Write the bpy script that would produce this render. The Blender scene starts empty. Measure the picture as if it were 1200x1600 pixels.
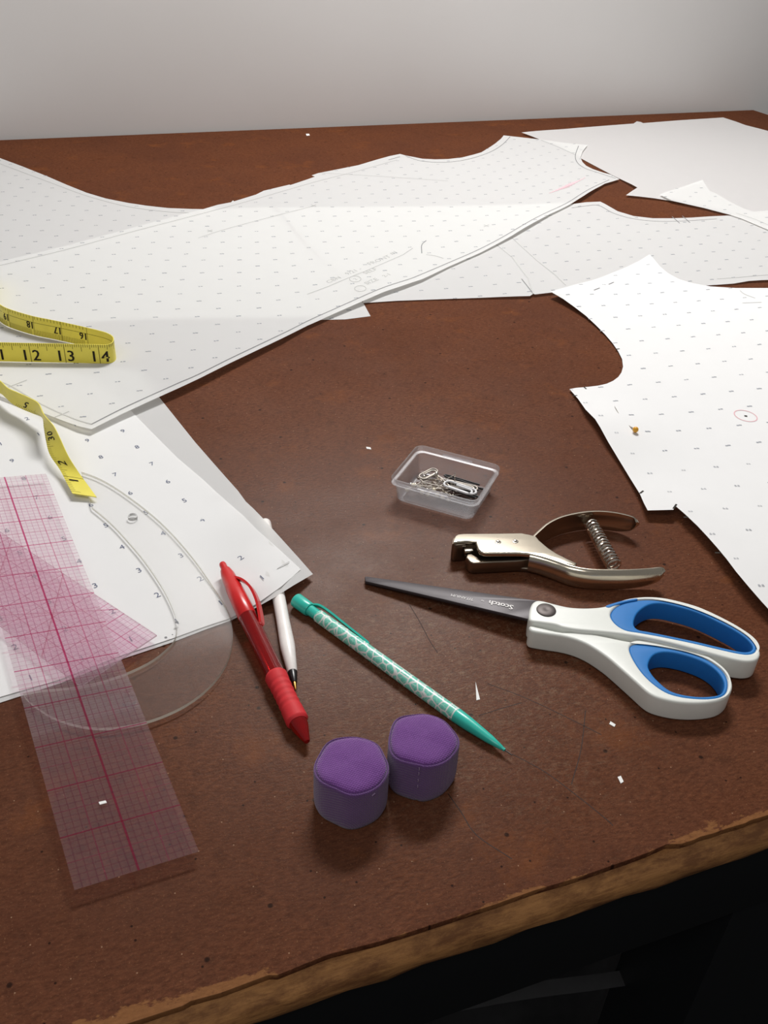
import bpy, bmesh, math, random
from mathutils import Vector, Matrix
from mathutils.geometry import delaunay_2d_cdt
random.seed(7)
SC = bpy.context.scene
COL = SC.collection
U = 0.0254                      # the scene is measured in inches, built in metres

# ------------------------------------------------------------------ camera
F, PITCH, ROLL, CAMH = 1423.0, 0.608, 0.0463, 12.835
_fw = Vector((0, math.cos(PITCH), -math.sin(PITCH)))
_rt = Vector((1, 0, 0)); _up = _rt.cross(_fw)
_r2 = _rt * math.cos(ROLL) + _up * math.sin(ROLL)
_u2 = -_rt * math.sin(ROLL) + _up * math.cos(ROLL)
cd = bpy.data.cameras.new('camera'); cam = bpy.data.objects.new('camera', cd); COL.objects.link(cam)
cam.matrix_world = Matrix(((_r2.x, _u2.x, -_fw.x, 0), (_r2.y, _u2.y, -_fw.y, 0), (_r2.z, _u2.z, -_fw.z, CAMH * U), (0, 0, 0, 1)))
cd.sensor_fit = 'VERTICAL'; cd.sensor_height = 32.0; cd.lens = F / 1600 * 32.0
cd.clip_start = 0.01; cd.clip_end = 50
SC.camera = cam

# table frame: back right corner, direction along the back edge, direction towards the wall
TO = Vector((25.45, 71.70, 0)); TE = Vector((0.9314, 0.3641, 0)); TN = Vector((-0.3641, 0.9314, 0)); TA = math.atan2(TE.y, TE.x)

# ------------------------------------------------------------------ light
w = bpy.data.worlds.new('world'); SC.world = w; w.use_nodes = True
bg = w.node_tree.nodes['Background']; bg.inputs[0].default_value = (1.0, 0.985, 0.97, 1); bg.inputs[1].default_value = 0.14
def area(name, loc, sx, sy, power, col, tilt=0, rz=0):
    l = bpy.data.lights.new(name, 'AREA'); l.shape = 'RECTANGLE'; l.size = sx * U; l.size_y = sy * U
    l.energy = power; l.color = col
    o = bpy.data.objects.new(name, l); COL.objects.link(o); o.location = Vector(loc) * U
    o.rotation_euler = (-tilt, 0, rz); return o
area('wall_light', (4, 53, 49), 22, 8, 16.5, (1.0, 0.985, 0.965), tilt=math.radians(34), rz=TA)
area('front_fill', (-20, -34, 74), 48, 24, 9.0, (1.0, 0.975, 0.95), rz=TA)  # unseen fill added behind the camera to brighten the table's front edge
vs = SC.view_settings
vs.view_transform = 'Standard'; vs.look = 'None'; vs.gamma = 1.0; vs.use_curve_mapping = False; vs.exposure = 0.43
SC.cycles.transparent_max_bounces = 32

# ------------------------------------------------------------------ helpers
def at(x, y, z=0.0):
    "pixel of the photograph (1200x1600) -> point on the level z (inches)"
    d = _r2 * ((x - 600) / F) - _u2 * ((y - 800) / F) + _fw
    t = (z - CAMH) / d.z
    return Vector((d.x * t, d.y * t, z))
ORG = {}
def tag(o, label=None, cat=None, group=None, kind=None):
    if label: o['label'] = label
    if cat: o['category'] = cat
    if group: o['group'] = group
    if kind: o['kind'] = kind
    return o
def thing(name, label, cat, loc, group=None, rz=0):
    o = bpy.data.objects.new(name, None); COL.objects.link(o); o.empty_display_size = 0.01
    o.location = Vector(loc) * U; o.rotation_euler = (0, 0, rz)
    ORG[o] = Vector(loc)
    return tag(o, label, cat, group)
def mobj(name, verts, faces, mat, parent=None, smooth=True, angle=40, org=None):
    "mesh object from world inch coordinates; parented meshes take their root's origin"
    verts = [Vector(v) for v in verts]
    if parent is not None: o3 = ORG[parent]
    elif org is not None: o3 = Vector(org)
    else:
        n = len(verts); o3 = Vector((sum(v.x for v in verts) / n, sum(v.y for v in verts) / n, min(v.z for v in verts)))
    me = bpy.data.meshes.new(name)
    me.from_pydata([tuple((v - o3) * U) for v in verts], [], faces); me.update()
    if smooth:
        me.polygons.foreach_set('use_smooth', [True] * len(me.polygons))
        if angle < 180: me.set_sharp_from_angle(angle=math.radians(angle))
    me.materials.append(mat)
    o = bpy.data.objects.new(name, me); COL.objects.link(o); ORG[o] = o3
    if parent is not None: o.parent = parent
    else: o.location = o3 * U
    return o
class MB:
    def __init__(s): s.v = []; s.f = []
    def add(s, v, f):
        n = len(s.v); s.v += [Vector(p) for p in v]; s.f += [tuple(i + n for i in q) for q in f]; return s
    def quad(s, a, b, c, d): return s.add((a, b, c, d), ((0, 1, 2, 3),))
    def box(s, c, sx, sy, sz, rz=0):
        ca, sa = math.cos(rz), math.sin(rz); vs_ = []
        for z in (-.5, .5):
            for x, y in ((-.5, -.5), (.5, -.5), (.5, .5), (-.5, .5)):
                X, Y = x * sx, y * sy; vs_.append((c[0] + ca * X - sa * Y, c[1] + sa * X + ca * Y, c[2] + z * sz))
        return s.add(vs_, ((3, 2, 1, 0), (4, 5, 6, 7), (0, 1, 5, 4), (1, 2, 6, 5), (2, 3, 7, 6), (3, 0, 4, 7)))
    def tube(s, pts, r, n=8, closed=False):
        pts = [Vector(p) for p in pts]; m = len(pts); rings = []
        prev = None
        for i, p in enumerate(pts):
            a = pts[(i - 1) % m] if (closed or i > 0) else p
            b = pts[(i + 1) % m] if (closed or i < m - 1) else p
            t = (b - a).normalized()
            if prev is None:
                ref = Vector((0, 0, 1)) if abs(t.z) < .9 else Vector((1, 0, 0)); u = t.cross(ref).normalized()
            else: u = (prev - t * prev.dot(t)).normalized()
            prev = u; v = t.cross(u)
            rr = r[i] if isinstance(r, (list, tuple)) else r
            rings.append([p + (u * math.cos(2 * math.pi * k / n) + v * math.sin(2 * math.pi * k / n)) * rr for k in range(n)])
        vs_ = [q for ring in rings for q in ring]; fs = []
        for i in range(m if closed else m - 1):
            j = (i + 1) % m
            for k in range(n):
                l = (k + 1) % n; fs.append((i * n + k, i * n + l, j * n + l, j * n + k))
        if not closed: fs.append(tuple(range(n - 1, -1, -1))); fs.append(tuple((m - 1) * n + k for k in range(n)))
        return s.add(vs_, fs)
    def lathe(s, p0, p1, prof, n=32):
        "prof: (distance along the axis, radius) in inches"
        p0, p1 = Vector(p0), Vector(p1); t = (p1 - p0).normalized()
        ref = Vector((0, 0, 1)) if abs(t.z) < .9 else Vector((1, 0, 0)); u = t.cross(ref).normalized(); v = t.cross(u)
        vs_ = []; fs = []
        for d, r in prof:
            for k in range(n):
                a = 2 * math.pi * k / n; vs_.append(p0 + t * d + (u * math.cos(a) + v * math.sin(a)) * max(r, 1e-4))
        for i in range(len(prof) - 1):
            for k in range(n):
                l = (k + 1) % n; fs.append((i * n + k, i * n + l, (i + 1) * n + l, (i + 1) * n + k))
        fs.append(tuple(range(n - 1, -1, -1))); fs.append(tuple((len(prof) - 1) * n + k for k in range(n)))
        return s.add(vs_, fs)
    def sphere(s, c, r, n=10):
        pr = [(r - r * math.cos(math.pi * i / n), r * math.sin(math.pi * i / n)) for i in range(n + 1)]
        c = Vector(c); return s.lathe(c - Vector((0, 0, r)), c + Vector((0, 0, r)), pr, 12)
    def obj(s, name, mat, parent=None, **k): return mobj(name, s.v, s.f, mat, parent, **k)
def cr(pts, n=6, closed=False):
    "Catmull-Rom through points of any dimension"
    pts = [Vector(p) for p in pts]; m = len(pts); out = []
    for i in range(m if closed else m - 1):
        p1, p2 = pts[i], pts[(i + 1) % m]
        p0 = pts[(i - 1) % m] if (closed or i > 0) else p1 * 2 - p2
        p3 = pts[(i + 2) % m] if (closed or i < m - 2) else p2 * 2 - p1
        for k in range(n):
            t = k / n
            out.append(0.5 * (2 * p1 + (p2 - p0) * t + (2 * p0 - 5 * p1 + 4 * p2 - p3) * t * t + (3 * p1 - p0 - 3 * p2 + p3) * t ** 3))
    if not closed: out.append(pts[-1].copy())
    return out
def px2(pts, z): return [at(x, y, z).xy for x, y in pts]
def plate_mesh(loops, z0, z1, bevel=0.02, res=2):
    "solid slab with holes and rounded edges from closed outlines (inches)"
    cu = bpy.data.curves.new('tmp', 'CURVE'); cu.dimensions = '2D'; cu.fill_mode = 'BOTH'
    cu.extrude = (z1 - z0) / 2 - bevel; cu.bevel_depth = bevel; cu.bevel_resolution = res; cu.offset = -bevel
    for lp in loops:
        sp = cu.splines.new('POLY'); sp.points.add(len(lp) - 1); sp.use_cyclic_u = True
        for p, q in zip(sp.points, lp): p.co = (q[0], q[1], 0, 1)
    o = bpy.data.objects.new('tmp', cu); COL.objects.link(o)
    dg = bpy.context.evaluated_depsgraph_get(); dg.update()
    me = bpy.data.meshes.new_from_object(o.evaluated_get(dg))
    v = [Vector(q.co) + Vector((0, 0, (z0 + z1) / 2)) for q in me.vertices]; f = [tuple(p.vertices) for p in me.polygons]
    bpy.data.objects.remove(o); bpy.data.curves.remove(cu); bpy.data.meshes.remove(me)
    bm = bmesh.new()
    bv = [bm.verts.new(q) for q in v]
    for q in f:
        try: bm.faces.new([bv[i] for i in q])
        except ValueError: pass
    bmesh.ops.remove_doubles(bm, verts=bm.verts, dist=1e-4); bmesh.ops.recalc_face_normals(bm, faces=bm.faces)
    bm.verts.index_update(); v = [q.co.copy() for q in bm.verts]; f = [tuple(x.index for x in q.verts) for q in bm.faces]; bm.free()
    return v, f
def plate(name, loops, z0, z1, mat, parent=None, bevel=0.02, res=2, fn=None, **k):
    v, f = plate_mesh(loops, z0, z1, bevel, res)
    if fn: v = [fn(q) for q in v]
    return mobj(name, v, f, mat, parent, **k)
_tx = {}
def glyphs(s):
    "flat text, 1 unit capital height, centred"
    if s not in _tx:
        cu = bpy.data.curves.new('tmp', 'FONT'); cu.body = s; cu.size = 1.0; cu.resolution_u = 2; cu.align_x = 'CENTER'
        o = bpy.data.objects.new('tmp', cu); COL.objects.link(o)
        dg = bpy.context.evaluated_depsgraph_get(); dg.update()
        me = bpy.data.meshes.new_from_object(o.evaluated_get(dg))
        _tx[s] = ([(q.co.x / .7, q.co.y / .7 - .5) for q in me.vertices], [tuple(p.vertices) for p in me.polygons])
        bpy.data.objects.remove(o); bpy.data.curves.remove(cu); bpy.data.meshes.remove(me)
    return _tx[s]

# ------------------------------------------------------------------ materials
def srgb(r, g, b):
    f = lambda c: (c / 255) / 12.92 if c / 255 <= 0.04045 else ((c / 255 + 0.055) / 1.055) ** 2.4
    return (f(r), f(g), f(b), 1)
class NT:
    def __init__(s, name):
        s.m = bpy.data.materials.new(name); s.m.use_nodes = True; s.t = s.m.node_tree; s.t.nodes.clear()
        s.out = s.n('ShaderNodeOutputMaterial')
    def n(s, typ, **k):
        d = s.t.nodes.new(typ)
        for a, b in k.items():
            if a.startswith('i_'):
                key = a[2:]; key = int(key) if key.isdigit() else key
                s.set(d.inputs[key], b)
            else: setattr(d, a, b)
        return d
    def set(s, sock, v):
        if isinstance(v, bpy.types.NodeSocket): s.t.links.new(v, sock)
        elif isinstance(v, bpy.types.Node): s.t.links.new(v.outputs[0], sock)
        else: sock.default_value = v
    def mix(s, f, a, b):
        d = s.t.nodes.new('ShaderNodeMix'); d.data_type = 'RGBA'
        s.set(d.inputs[0], f); s.set(d.inputs[6], a); s.set(d.inputs[7], b); return d.outputs[2]
    def ramp(s, f, *st):
        d = s.t.nodes.new('ShaderNodeValToRGB'); s.set(d.inputs[0], f); e = d.color_ramp.elements
        while len(e) < len(st): e.new(0.5)
        for q, (p, c) in zip(e, st): q.position = p; q.color = c if len(c) == 4 else (*c, 1)
        return d.outputs[0]
    def math(s, op, a, b=0.0):
        d = s.t.nodes.new('ShaderNodeMath'); d.operation = op; s.set(d.inputs[0], a); s.set(d.inputs[1], b); return d.outputs[0]
    def coord(s, scale=(1, 1, 1), rot=(0, 0, 0)):
        tc = s.n('ShaderNodeTexCoord'); mp = s.n('ShaderNodeMapping'); s.set(mp.inputs[0], tc.outputs['Object'])
        k = 1 / U; mp.inputs['Scale'].default_value = (scale[0] * k, scale[1] * k, scale[2] * k); mp.inputs['Rotation'].default_value = rot
        return mp.outputs[0]
    def noise(s, vec, scale, detail=3, rough=.55):
        return s.n('ShaderNodeTexNoise', i_Vector=vec, i_Scale=scale, i_Detail=detail, i_Roughness=rough).outputs[0]
    def bump(s, h, strength=.3, dist=.01):
        return s.n('ShaderNodeBump', i_Height=h, i_Strength=strength, i_Distance=dist * U).outputs[0]
    def end(s, sh): s.set(s.out.inputs[0], sh if isinstance(sh, bpy.types.NodeSocket) else sh.outputs[0]); return s.m
    def pri(s, col, rough=.5, metal=0.0, spec=.5, normal=None, **k):
        p = s.n('ShaderNodeBsdfPrincipled'); s.set(p.inputs['Base Color'], col); s.set(p.inputs['Roughness'], rough)
        p.inputs['Metallic'].default_value = metal; s.set(p.inputs['Specular IOR Level'], spec)
        if normal is not None: s.set(p.inputs['Normal'], normal)
        for a, b in k.items(): s.set(p.inputs[a], b)
        return p
def simple(name, col, rough=.5, metal=0.0, spec=.5, vary=.06, scale=6, bump=0.0, **k):
    t = NT(name); c = t.coord(); nz = t.noise(c, scale)
    dark = tuple(x * (1 - vary * 2) for x in col[:3]) + (1,); lite = tuple(min(1, x * (1 + vary)) for x in col[:3]) + (1,)
    nm = t.bump(nz, bump) if bump else None
    return t.end(t.pri(t.mix(nz, dark, lite), rough, metal, spec, nm, **k))
def paper_mat(name, col, trans=.40):
    t = NT(name); c = t.coord(); nz = t.noise(c, 1.3, 4)
    colr = t.mix(nz, tuple(x * .97 for x in col[:3]) + (1,), col)
    nm = t.bump(t.noise(c, .55, 2), .25, .05)
    d = t.n('ShaderNodeBsdfDiffuse', i_Color=colr, i_Normal=nm); tr = t.n('ShaderNodeBsdfTranslucent', i_Color=(.86, .84, .80, 1))
    return t.end(t.n('ShaderNodeMixShader', i_0=trans, i_1=d.outputs[0], i_2=tr.outputs[0]))
def clear_mat(name, tint, haze, hazecol, rough=.12, gloss=1.0):
    t = NT(name); c = t.coord(); nz = t.noise(c, 2.0, 4)
    tr = t.n('ShaderNodeBsdfTransparent', i_Color=tint)
    df = t.n('ShaderNodeBsdfDiffuse', i_Color=t.mix(nz, tuple(x * .9 for x in hazecol[:3]) + (1,), hazecol))
    m1 = t.n('ShaderNodeMixShader', i_0=haze, i_1=tr.outputs[0], i_2=df.outputs[0])
    fr = t.n('ShaderNodeFresnel', i_IOR=1.45); gl = t.n('ShaderNodeBsdfGlossy', i_Color=(1, 1, 1, 1), i_Roughness=rough)
    return t.end(t.n('ShaderNodeMixShader', i_0=t.math('MULTIPLY', fr.outputs[0], gloss), i_1=m1.outputs[0], i_2=gl.outputs[0]))

def edge_mat(name, tint, fac, col):
    t = NT(name); nz = t.noise(t.coord(), 3, 2); c = t.mix(nz, tuple(x * .9 for x in col[:3]) + (1,), col)
    tr = t.n('ShaderNodeBsdfTransparent', i_Color=tint); df = t.n('ShaderNodeBsdfDiffuse', i_Color=c); tl_ = t.n('ShaderNodeBsdfTranslucent', i_Color=c)
    m = t.n('ShaderNodeMixShader', i_0=.6, i_1=df.outputs[0], i_2=tl_.outputs[0])
    return t.end(t.n('ShaderNodeMixShader', i_0=fac, i_1=tr.outputs[0], i_2=m.outputs[0]))
def table_mat():
    t = NT('brown_hardboard'); c = t.coord()
    fib = t.noise(t.coord((1.0, 2.6, 1), (0, 0, .7)), 7, 6, .75); fine = t.noise(c, 26, 3, .75); big = t.noise(c, .16, 4, .6); mid = t.noise(c, .55, 6, .7); mot = t.noise(c, 2.4, 6, .75)
    base = t.mix(t.ramp(fib, (.33, (0, 0, 0)), (.67, (1, 1, 1))), srgb(72, 40, 26), srgb(112, 68, 46))
    base = t.mix(t.ramp(big, (.38, (0, 0, 0)), (.66, (.6, .6, .6))), base, srgb(80, 48, 36))
    base = t.mix(t.ramp(mot, (.52, (0, 0, 0)), (.70, (.55, .55, .55))), base, srgb(66, 38, 26))
    base = t.mix(t.ramp(mid, (.56, (0, 0, 0)), (.72, (.55, .55, .55))), base, srgb(122, 70, 36))
    base = t.mix(t.ramp(fine, (.60, (0, 0, 0)), (.70, (.6, .6, .6))), base, srgb(142, 100, 72))
    base = t.mix(t.ramp(fine, (.28, (.7, .7, .7)), (.38, (0, 0, 0))), base, srgb(52, 29, 20))
    # pin holes, two sizes, here and there
    for sc, r in ((.42, .020), (.95, .022)):
        vo = t.n('ShaderNodeTexVoronoi', i_Vector=c, i_Scale=sc); vo.voronoi_dimensions = '2D'
        base = t.mix(t.ramp(vo.outputs['Distance'], (.0, (.9, .9, .9)), (r * .7, (.8, .8, .8)), (r, (0, 0, 0))), base, srgb(30, 16, 12))
    # pale flecks
    vo = t.n('ShaderNodeTexVoronoi', i_Vector=t.coord((1, 1, 1), (0, 0, 1.1)), i_Scale=1.15); vo.voronoi_dimensions = '2D'
    base = t.mix(t.ramp(vo.outputs['Distance'], (.0, (.8, .8, .8)), (.016, (0, 0, 0))), base, srgb(196, 160, 130))
    # wear along the front edge: the brown skin is rubbed off
    sx = t.n('ShaderNodeSeparateXYZ', i_0=c); edge = t.math('ADD', sx.outputs[1], 50.9)
    wob = t.noise(t.coord((.45, 1, 1)), .9, 7, .72)
    wear = t.ramp(t.math('SUBTRACT', t.math('MULTIPLY', wob, 2.6), t.math('ADD', t.math('MULTIPLY', edge, 1.25), .98)), (.0, (0, 0, 0)), (.07, (.7, .7, .7)))
    base = t.mix(wear, base, t.mix(fib, srgb(112, 72, 42), srgb(160, 112, 70)))
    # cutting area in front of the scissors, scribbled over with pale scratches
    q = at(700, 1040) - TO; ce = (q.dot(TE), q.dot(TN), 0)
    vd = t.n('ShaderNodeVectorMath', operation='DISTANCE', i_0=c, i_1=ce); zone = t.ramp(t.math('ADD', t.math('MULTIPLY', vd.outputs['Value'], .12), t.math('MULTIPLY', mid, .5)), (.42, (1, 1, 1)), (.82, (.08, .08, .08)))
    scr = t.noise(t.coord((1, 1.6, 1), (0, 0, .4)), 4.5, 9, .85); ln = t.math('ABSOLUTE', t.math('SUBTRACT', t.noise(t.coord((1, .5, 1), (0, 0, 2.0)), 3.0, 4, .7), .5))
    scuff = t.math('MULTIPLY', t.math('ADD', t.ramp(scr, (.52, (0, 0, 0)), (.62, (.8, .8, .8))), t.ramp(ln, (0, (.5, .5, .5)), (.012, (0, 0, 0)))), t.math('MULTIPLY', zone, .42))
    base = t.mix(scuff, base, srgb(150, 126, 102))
    rough = t.ramp(t.noise(c, .5, 5), (.3, (.26, .26, .26)), (.7, (.40, .40, .40)))
    nm = t.bump(t.math('ADD', fib, t.math('MULTIPLY', fine, .6)), .22, .02)
    df = t.n('ShaderNodeBsdfDiffuse', i_Color=base, i_Normal=nm); gl = t.n('ShaderNodeBsdfGlossy', i_Color=(1, .97, .94, 1), i_Roughness=rough, i_Normal=nm)
    return t.end(t.n('ShaderNodeMixShader', i_0=.010, i_1=df.outputs[0], i_2=gl.outputs[0]))
def wood_edge_mat():
    t = NT('worn_wood_edge'); a = t.noise(t.coord((.35, 5, 5)), 2.4, 7, .78); b = t.noise(t.coord((.7, 1, 2.2)), 1.3, 7, .75)
    base = t.mix(a, srgb(110, 68, 38), srgb(214, 156, 96))
    base = t.mix(t.ramp(b, (.42, (0, 0, 0)), (.6, (.8, .8, .8))), base, srgb(104, 64, 38))
    return t.end(t.pri(base, .6, 0, .3, t.bump(a, .5, .03)))
def wall_mat():
    t = NT('painted_wall'); c = t.coord(); n1 = t.noise(c, .12, 3); n2 = t.noise(c, 5, 4)
    return t.end(t.pri(t.mix(n1, srgb(236, 234, 232), srgb(243, 241, 240)), .55, 0, .3, t.bump(n2, .12, .02)))
def fabric_mat(name, c0, c1, ws=9):
    t = NT(name); c = t.coord()
    w1 = t.n('ShaderNodeTexWave', i_Vector=t.coord((1, 1, 1), (0, 0, .5)), i_Scale=ws, i_Distortion=.6); w2 = t.n('ShaderNodeTexWave', i_Vector=t.coord((1, 1, 1), (0, .9, 2.07)), i_Scale=ws, i_Distortion=.6)
    wv = t.math('MULTIPLY', w1.outputs[1], w2.outputs[1]); nz = t.noise(c, 3.2, 5, .7); fz = t.noise(c, 60, 2)
    col = t.mix(nz, c0, c1); col = t.mix(t.math('MULTIPLY', wv, .35), col, tuple(min(1, x * 1.5) for x in c1[:3]) + (1,))
    col = t.mix(t.ramp(fz, (.55, (0, 0, 0)), (.75, (.4, .4, .4))), col, tuple(min(1, x * 1.7) for x in c1[:3]) + (1,))
    return t.end(t.pri(col, .95, 0, .15, t.bump(t.math('ADD', wv, fz), .5, .02), **{'Sheen Weight': .35}))
def mosaic_mat():
    t = NT('teal_mosaic_print'); c = t.coord()
    v1 = t.n('ShaderNodeTexVoronoi', i_Vector=c, i_Scale=5.2); v1.feature = 'DISTANCE_TO_EDGE'
    v2 = t.n('ShaderNodeTexVoronoi', i_Vector=c, i_Scale=11.0); v2.feature = 'DISTANCE_TO_EDGE'
    col = t.mix(t.noise(c, 5, 2), srgb(96, 190, 168), srgb(126, 208, 188))
    col = t.mix(t.ramp(v2.outputs[0], (.02, (.55, .55, .55)), (.05, (0, 0, 0))), col, srgb(196, 226, 218))
    col = t.mix(t.ramp(v1.outputs[0], (.055, (1, 1, 1)), (.085, (0, 0, 0))), col, srgb(222, 226, 222))
    return t.end(t.pri(col, .22, 0, .5))

M = {}
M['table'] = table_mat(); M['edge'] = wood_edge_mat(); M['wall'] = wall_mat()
M['black'] = simple('black_painted_metal', (.006, .007, .008, 1), .45, 0, .35)
M['floor'] = simple('dark_floor', (.012, .010, .010, 1), .7, 0, .2, .2, .5)
M['bag'] = simple('black_plastic_film', (.035, .035, .037, 1), .28, 0, .6, .2, 2, .3)
M['hem'] = simple('grey_plastic_hem', (.024, .024, .026, 1), .5, 0, .4, .3, 1.5)
M['paper'] = paper_mat('pattern_paper', (.91, .915, .91, 1)); M['plain'] = paper_mat('plain_paper', (.88, .87, .865, 1), .40)
M['card'] = paper_mat('crisp_pattern_paper', (.85, .848, .846, 1), .12)
M['ink'] = simple('grey_blue_ink', srgb(158, 161, 168), .8, 0, .1); M['ink_dark'] = simple('blue_ink', srgb(112, 118, 138), .8, 0, .1)
M['pencil'] = simple('pencil_line', srgb(132, 132, 134), .7, 0, .2); M['pencil_faint'] = simple('faint_pencil', srgb(192, 192, 190), .8, 0, .1)
M['redpencil'] = simple('red_pencil', srgb(226, 178, 184), .8, 0, .1); M['pinkpencil'] = simple('pink_pencil', srgb(224, 190, 196), .8, 0, .1)
M['tape'] = simple('yellow_tape', srgb(238, 224, 92), .42, 0, .4, .05, 3); M['black_ink'] = simple('black_ink', srgb(38, 32, 24), .6, 0, .2)
M['tape_edge'] = simple('olive_ink', srgb(120, 108, 44), .6, 0, .2)
M['ruler'] = clear_mat('pink_clear_plastic', (.992, .968, .978, 1), .028, (.85, .64, .72, 1), .12, .35)
M['ruler2'] = clear_mat('pink_clear_plastic_deep', (.975, .905, .942, 1), .02, (.80, .52, .66, 1), .12, .35)
M['rule_red'] = clear_mat('red_grid_ink', (.74, .16, .36, 1), .12, (.5, .04, .12, 1), .4, .2); M['rule_mid'] = clear_mat('rose_grid_ink', (.82, .46, .60, 1), .08, (.5, .08, .18, 1), .4, .2)
M['rule_fine'] = clear_mat('fine_grid_ink', (.88, .68, .78, 1), .01, (.6, .3, .42, 1), .4, .05); M['rule_edge'] = edge_mat('ruler_edge', (.66, .54, .58, 1), .5, (.80, .66, .70, 1))
M['clear'] = clear_mat('clear_acrylic', (.996, .996, .995, 1), .010, (.8, .78, .74, 1), .06, .16)
M['clear_edge'] = edge_mat('acrylic_edge', (.55, .55, .53, 1), .55, (.80, .78, .68, 1))
M['hole_rim'] = clear_mat('drilled_rim', (.5, .5, .5, 1), .6, (.45, .44, .42, 1), .2)
M['red'] = simple('red_plastic', srgb(206, 34, 36), .28, 0, .5); M['redclear'] = clear_mat('red_barrel', (.80, .10, .10, 1), .42, srgb(168, 18, 22), .08, 1.0)
M['grip'] = simple('red_rubber', srgb(204, 46, 52), .62, 0, .3)
M['whitep'] = simple('white_plastic', srgb(244, 240, 236), .32, 0, .5); M['blackp'] = simple('black_plastic', srgb(24, 23, 24), .3, 0, .5)
M['gold'] = simple('brass', srgb(206, 158, 84), .3, 1.0); M['graphite'] = simple('graphite', srgb(70, 66, 66), .4, .6)
M['teal'] = simple('teal_plastic', srgb(52, 190, 172), .28, 0, .5); M['mosaic'] = mosaic_mat(); M['eraser'] = simple('eraser', srgb(226, 220, 216), .8, 0, .2)
M['purple'] = fabric_mat('purple_cotton', srgb(92, 52, 116), srgb(116, 70, 138)); M['purple_shaded'] = fabric_mat('purple_cotton_shaded', srgb(84, 52, 102), srgb(102, 68, 122), 14)  # one cotton; the copy for the sides has shade put into its colour
M['thread'] = simple('lilac_thread', srgb(150, 128, 160), .8, 0, .2)
M['blade'] = simple('titanium_blade', srgb(72, 66, 69), .42, .15, .35, .08, 2); M['pivot'] = simple('dark_pivot', srgb(74, 66, 64), .45, .5)
M['handle'] = simple('scissor_white', srgb(226, 228, 222), .38, 0, .45, .02); M['blue'] = simple('scissor_blue', srgb(36, 118, 190), .55, 0, .3, .05)
M['logo'] = simple('white_print', srgb(235, 232, 230), .6, 0, .2)
M['chrome'] = simple('nickel_plate', srgb(214, 204, 186), .20, 1.0, .5, .05, 4, .05); M['chrome_dk'] = simple('worn_steel', srgb(150, 138, 124), .34, 1.0)
M['steel'] = simple('bright_steel', srgb(214, 206, 196), .18, 1.0)
def milky():
    t = NT('milky_plastic'); c = t.coord(); nz = t.noise(c, 3, 3)
    tr = t.n('ShaderNodeBsdfTransparent', i_Color=(.97, .97, .98, 1)); df = t.n('ShaderNodeBsdfDiffuse', i_Color=t.mix(nz, (.78, .79, .82, 1), (.88, .88, .90, 1)))
    tl = t.n('ShaderNodeBsdfTranslucent', i_Color=(.90, .91, .94, 1)); m0 = t.n('ShaderNodeMixShader', i_0=.75, i_1=df.outputs[0], i_2=tl.outputs[0])
    m1 = t.n('ShaderNodeMixShader', i_0=.17, i_1=tr.outputs[0], i_2=m0.outputs[0]); gl = t.n('ShaderNodeBsdfGlossy', i_Roughness=.25)
    fr = t.n('ShaderNodeFresnel', i_IOR=1.45)
    return t.end(t.n('ShaderNodeMixShader', i_0=t.math('MULTIPLY', fr.outputs[0], .4), i_1=m1.outputs[0], i_2=gl.outputs[0]))
M['milky'] = milky(); M['pearl'] = simple('pearl_head', srgb(240, 230, 204), .18, 0, .6); M['pinhead'] = simple('yellow_pin_head', srgb(222, 160, 40), .3, 0, .5); M['clipwhite'] = simple('white_vinyl', srgb(226, 226, 228), .4, 0, .4)
M['scrap'] = paper_mat('paper_scrap', (.92, .92, .90, 1), .1); M['scratch'] = simple('scratch', srgb(44, 26, 19), .6, 0, .2)

# ------------------------------------------------------------------ setting
def tl(x, y, z): return TO + TE * x + TN * y + Vector((0, 0, z))
def struct(name, boxes, mat):
    mb = MB()
    for (x0, x1, y0, y1, z0, z1) in boxes: mb.box(((x0 + x1) / 2, (y0 + y1) / 2, (z0 + z1) / 2), x1 - x0, y1 - y0, z1 - z0)
    o = mobj(name, mb.v, mb.f, mat, smooth=False, org=(0, 0, 0)); o.location = TO * U; o.rotation_euler = (0, 0, TA)
    o['kind'] = 'structure'; return o
struct('wall_back', [(-170, 130, .25, 3.0, -30, 66)], M['wall'])
struct('floor', [(-170, 130, -150, .25, -31, -30)], M['floor'])

# ------------------------------------------------------------------ table
tab = thing('work_table', 'large worktable with worn brown hardboard top and chipped wooden front edge', 'table', (TO.x, TO.y, 0), rz=TA)
ORG[tab] = Vector((0, 0, 0))      # its meshes are written in table coordinates
FR = -50.72
front = []; x = -96.0
while x < 0:
    front.append((x, FR + random.choice((0, 0, .01, .02, .05, .08)) * random.random()))
    x += random.choice((.12, .25, .4, .7)) if x > -55 else 2.0
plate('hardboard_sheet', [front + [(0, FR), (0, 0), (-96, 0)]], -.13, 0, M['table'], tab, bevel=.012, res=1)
prof = [(FR - .10, -.30), (FR - .16, -.36), (FR - .19, -.50), (FR - .17, -.72), (FR - .10, -.90), (FR + .0, -.98), (0, -.98), (0, -.14), (FR + .02, -.14), (FR - .04, -.22)]
mb = MB(); nst = 160
for i in range(nst + 1):
    xx = -96 + 96 * i / nst
    mb.v += [Vector((xx, y + (.02 * math.sin(i * 2.3 + z * 9) + random.uniform(-.012, .012) if y < FR + .05 else 0), z)) for y, z in prof]
n = len(prof)
for i in range(nst):
    for k in range(n): mb.f.append((i * n + k, i * n + (k + 1) % n, (i + 1) * n + (k + 1) % n, (i + 1) * n + k))
mb.f += [tuple(range(n - 1, -1, -1)), tuple(nst * n + k for k in range(n))]
mb.obj('wooden_edge', M['edge'], tab)
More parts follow.
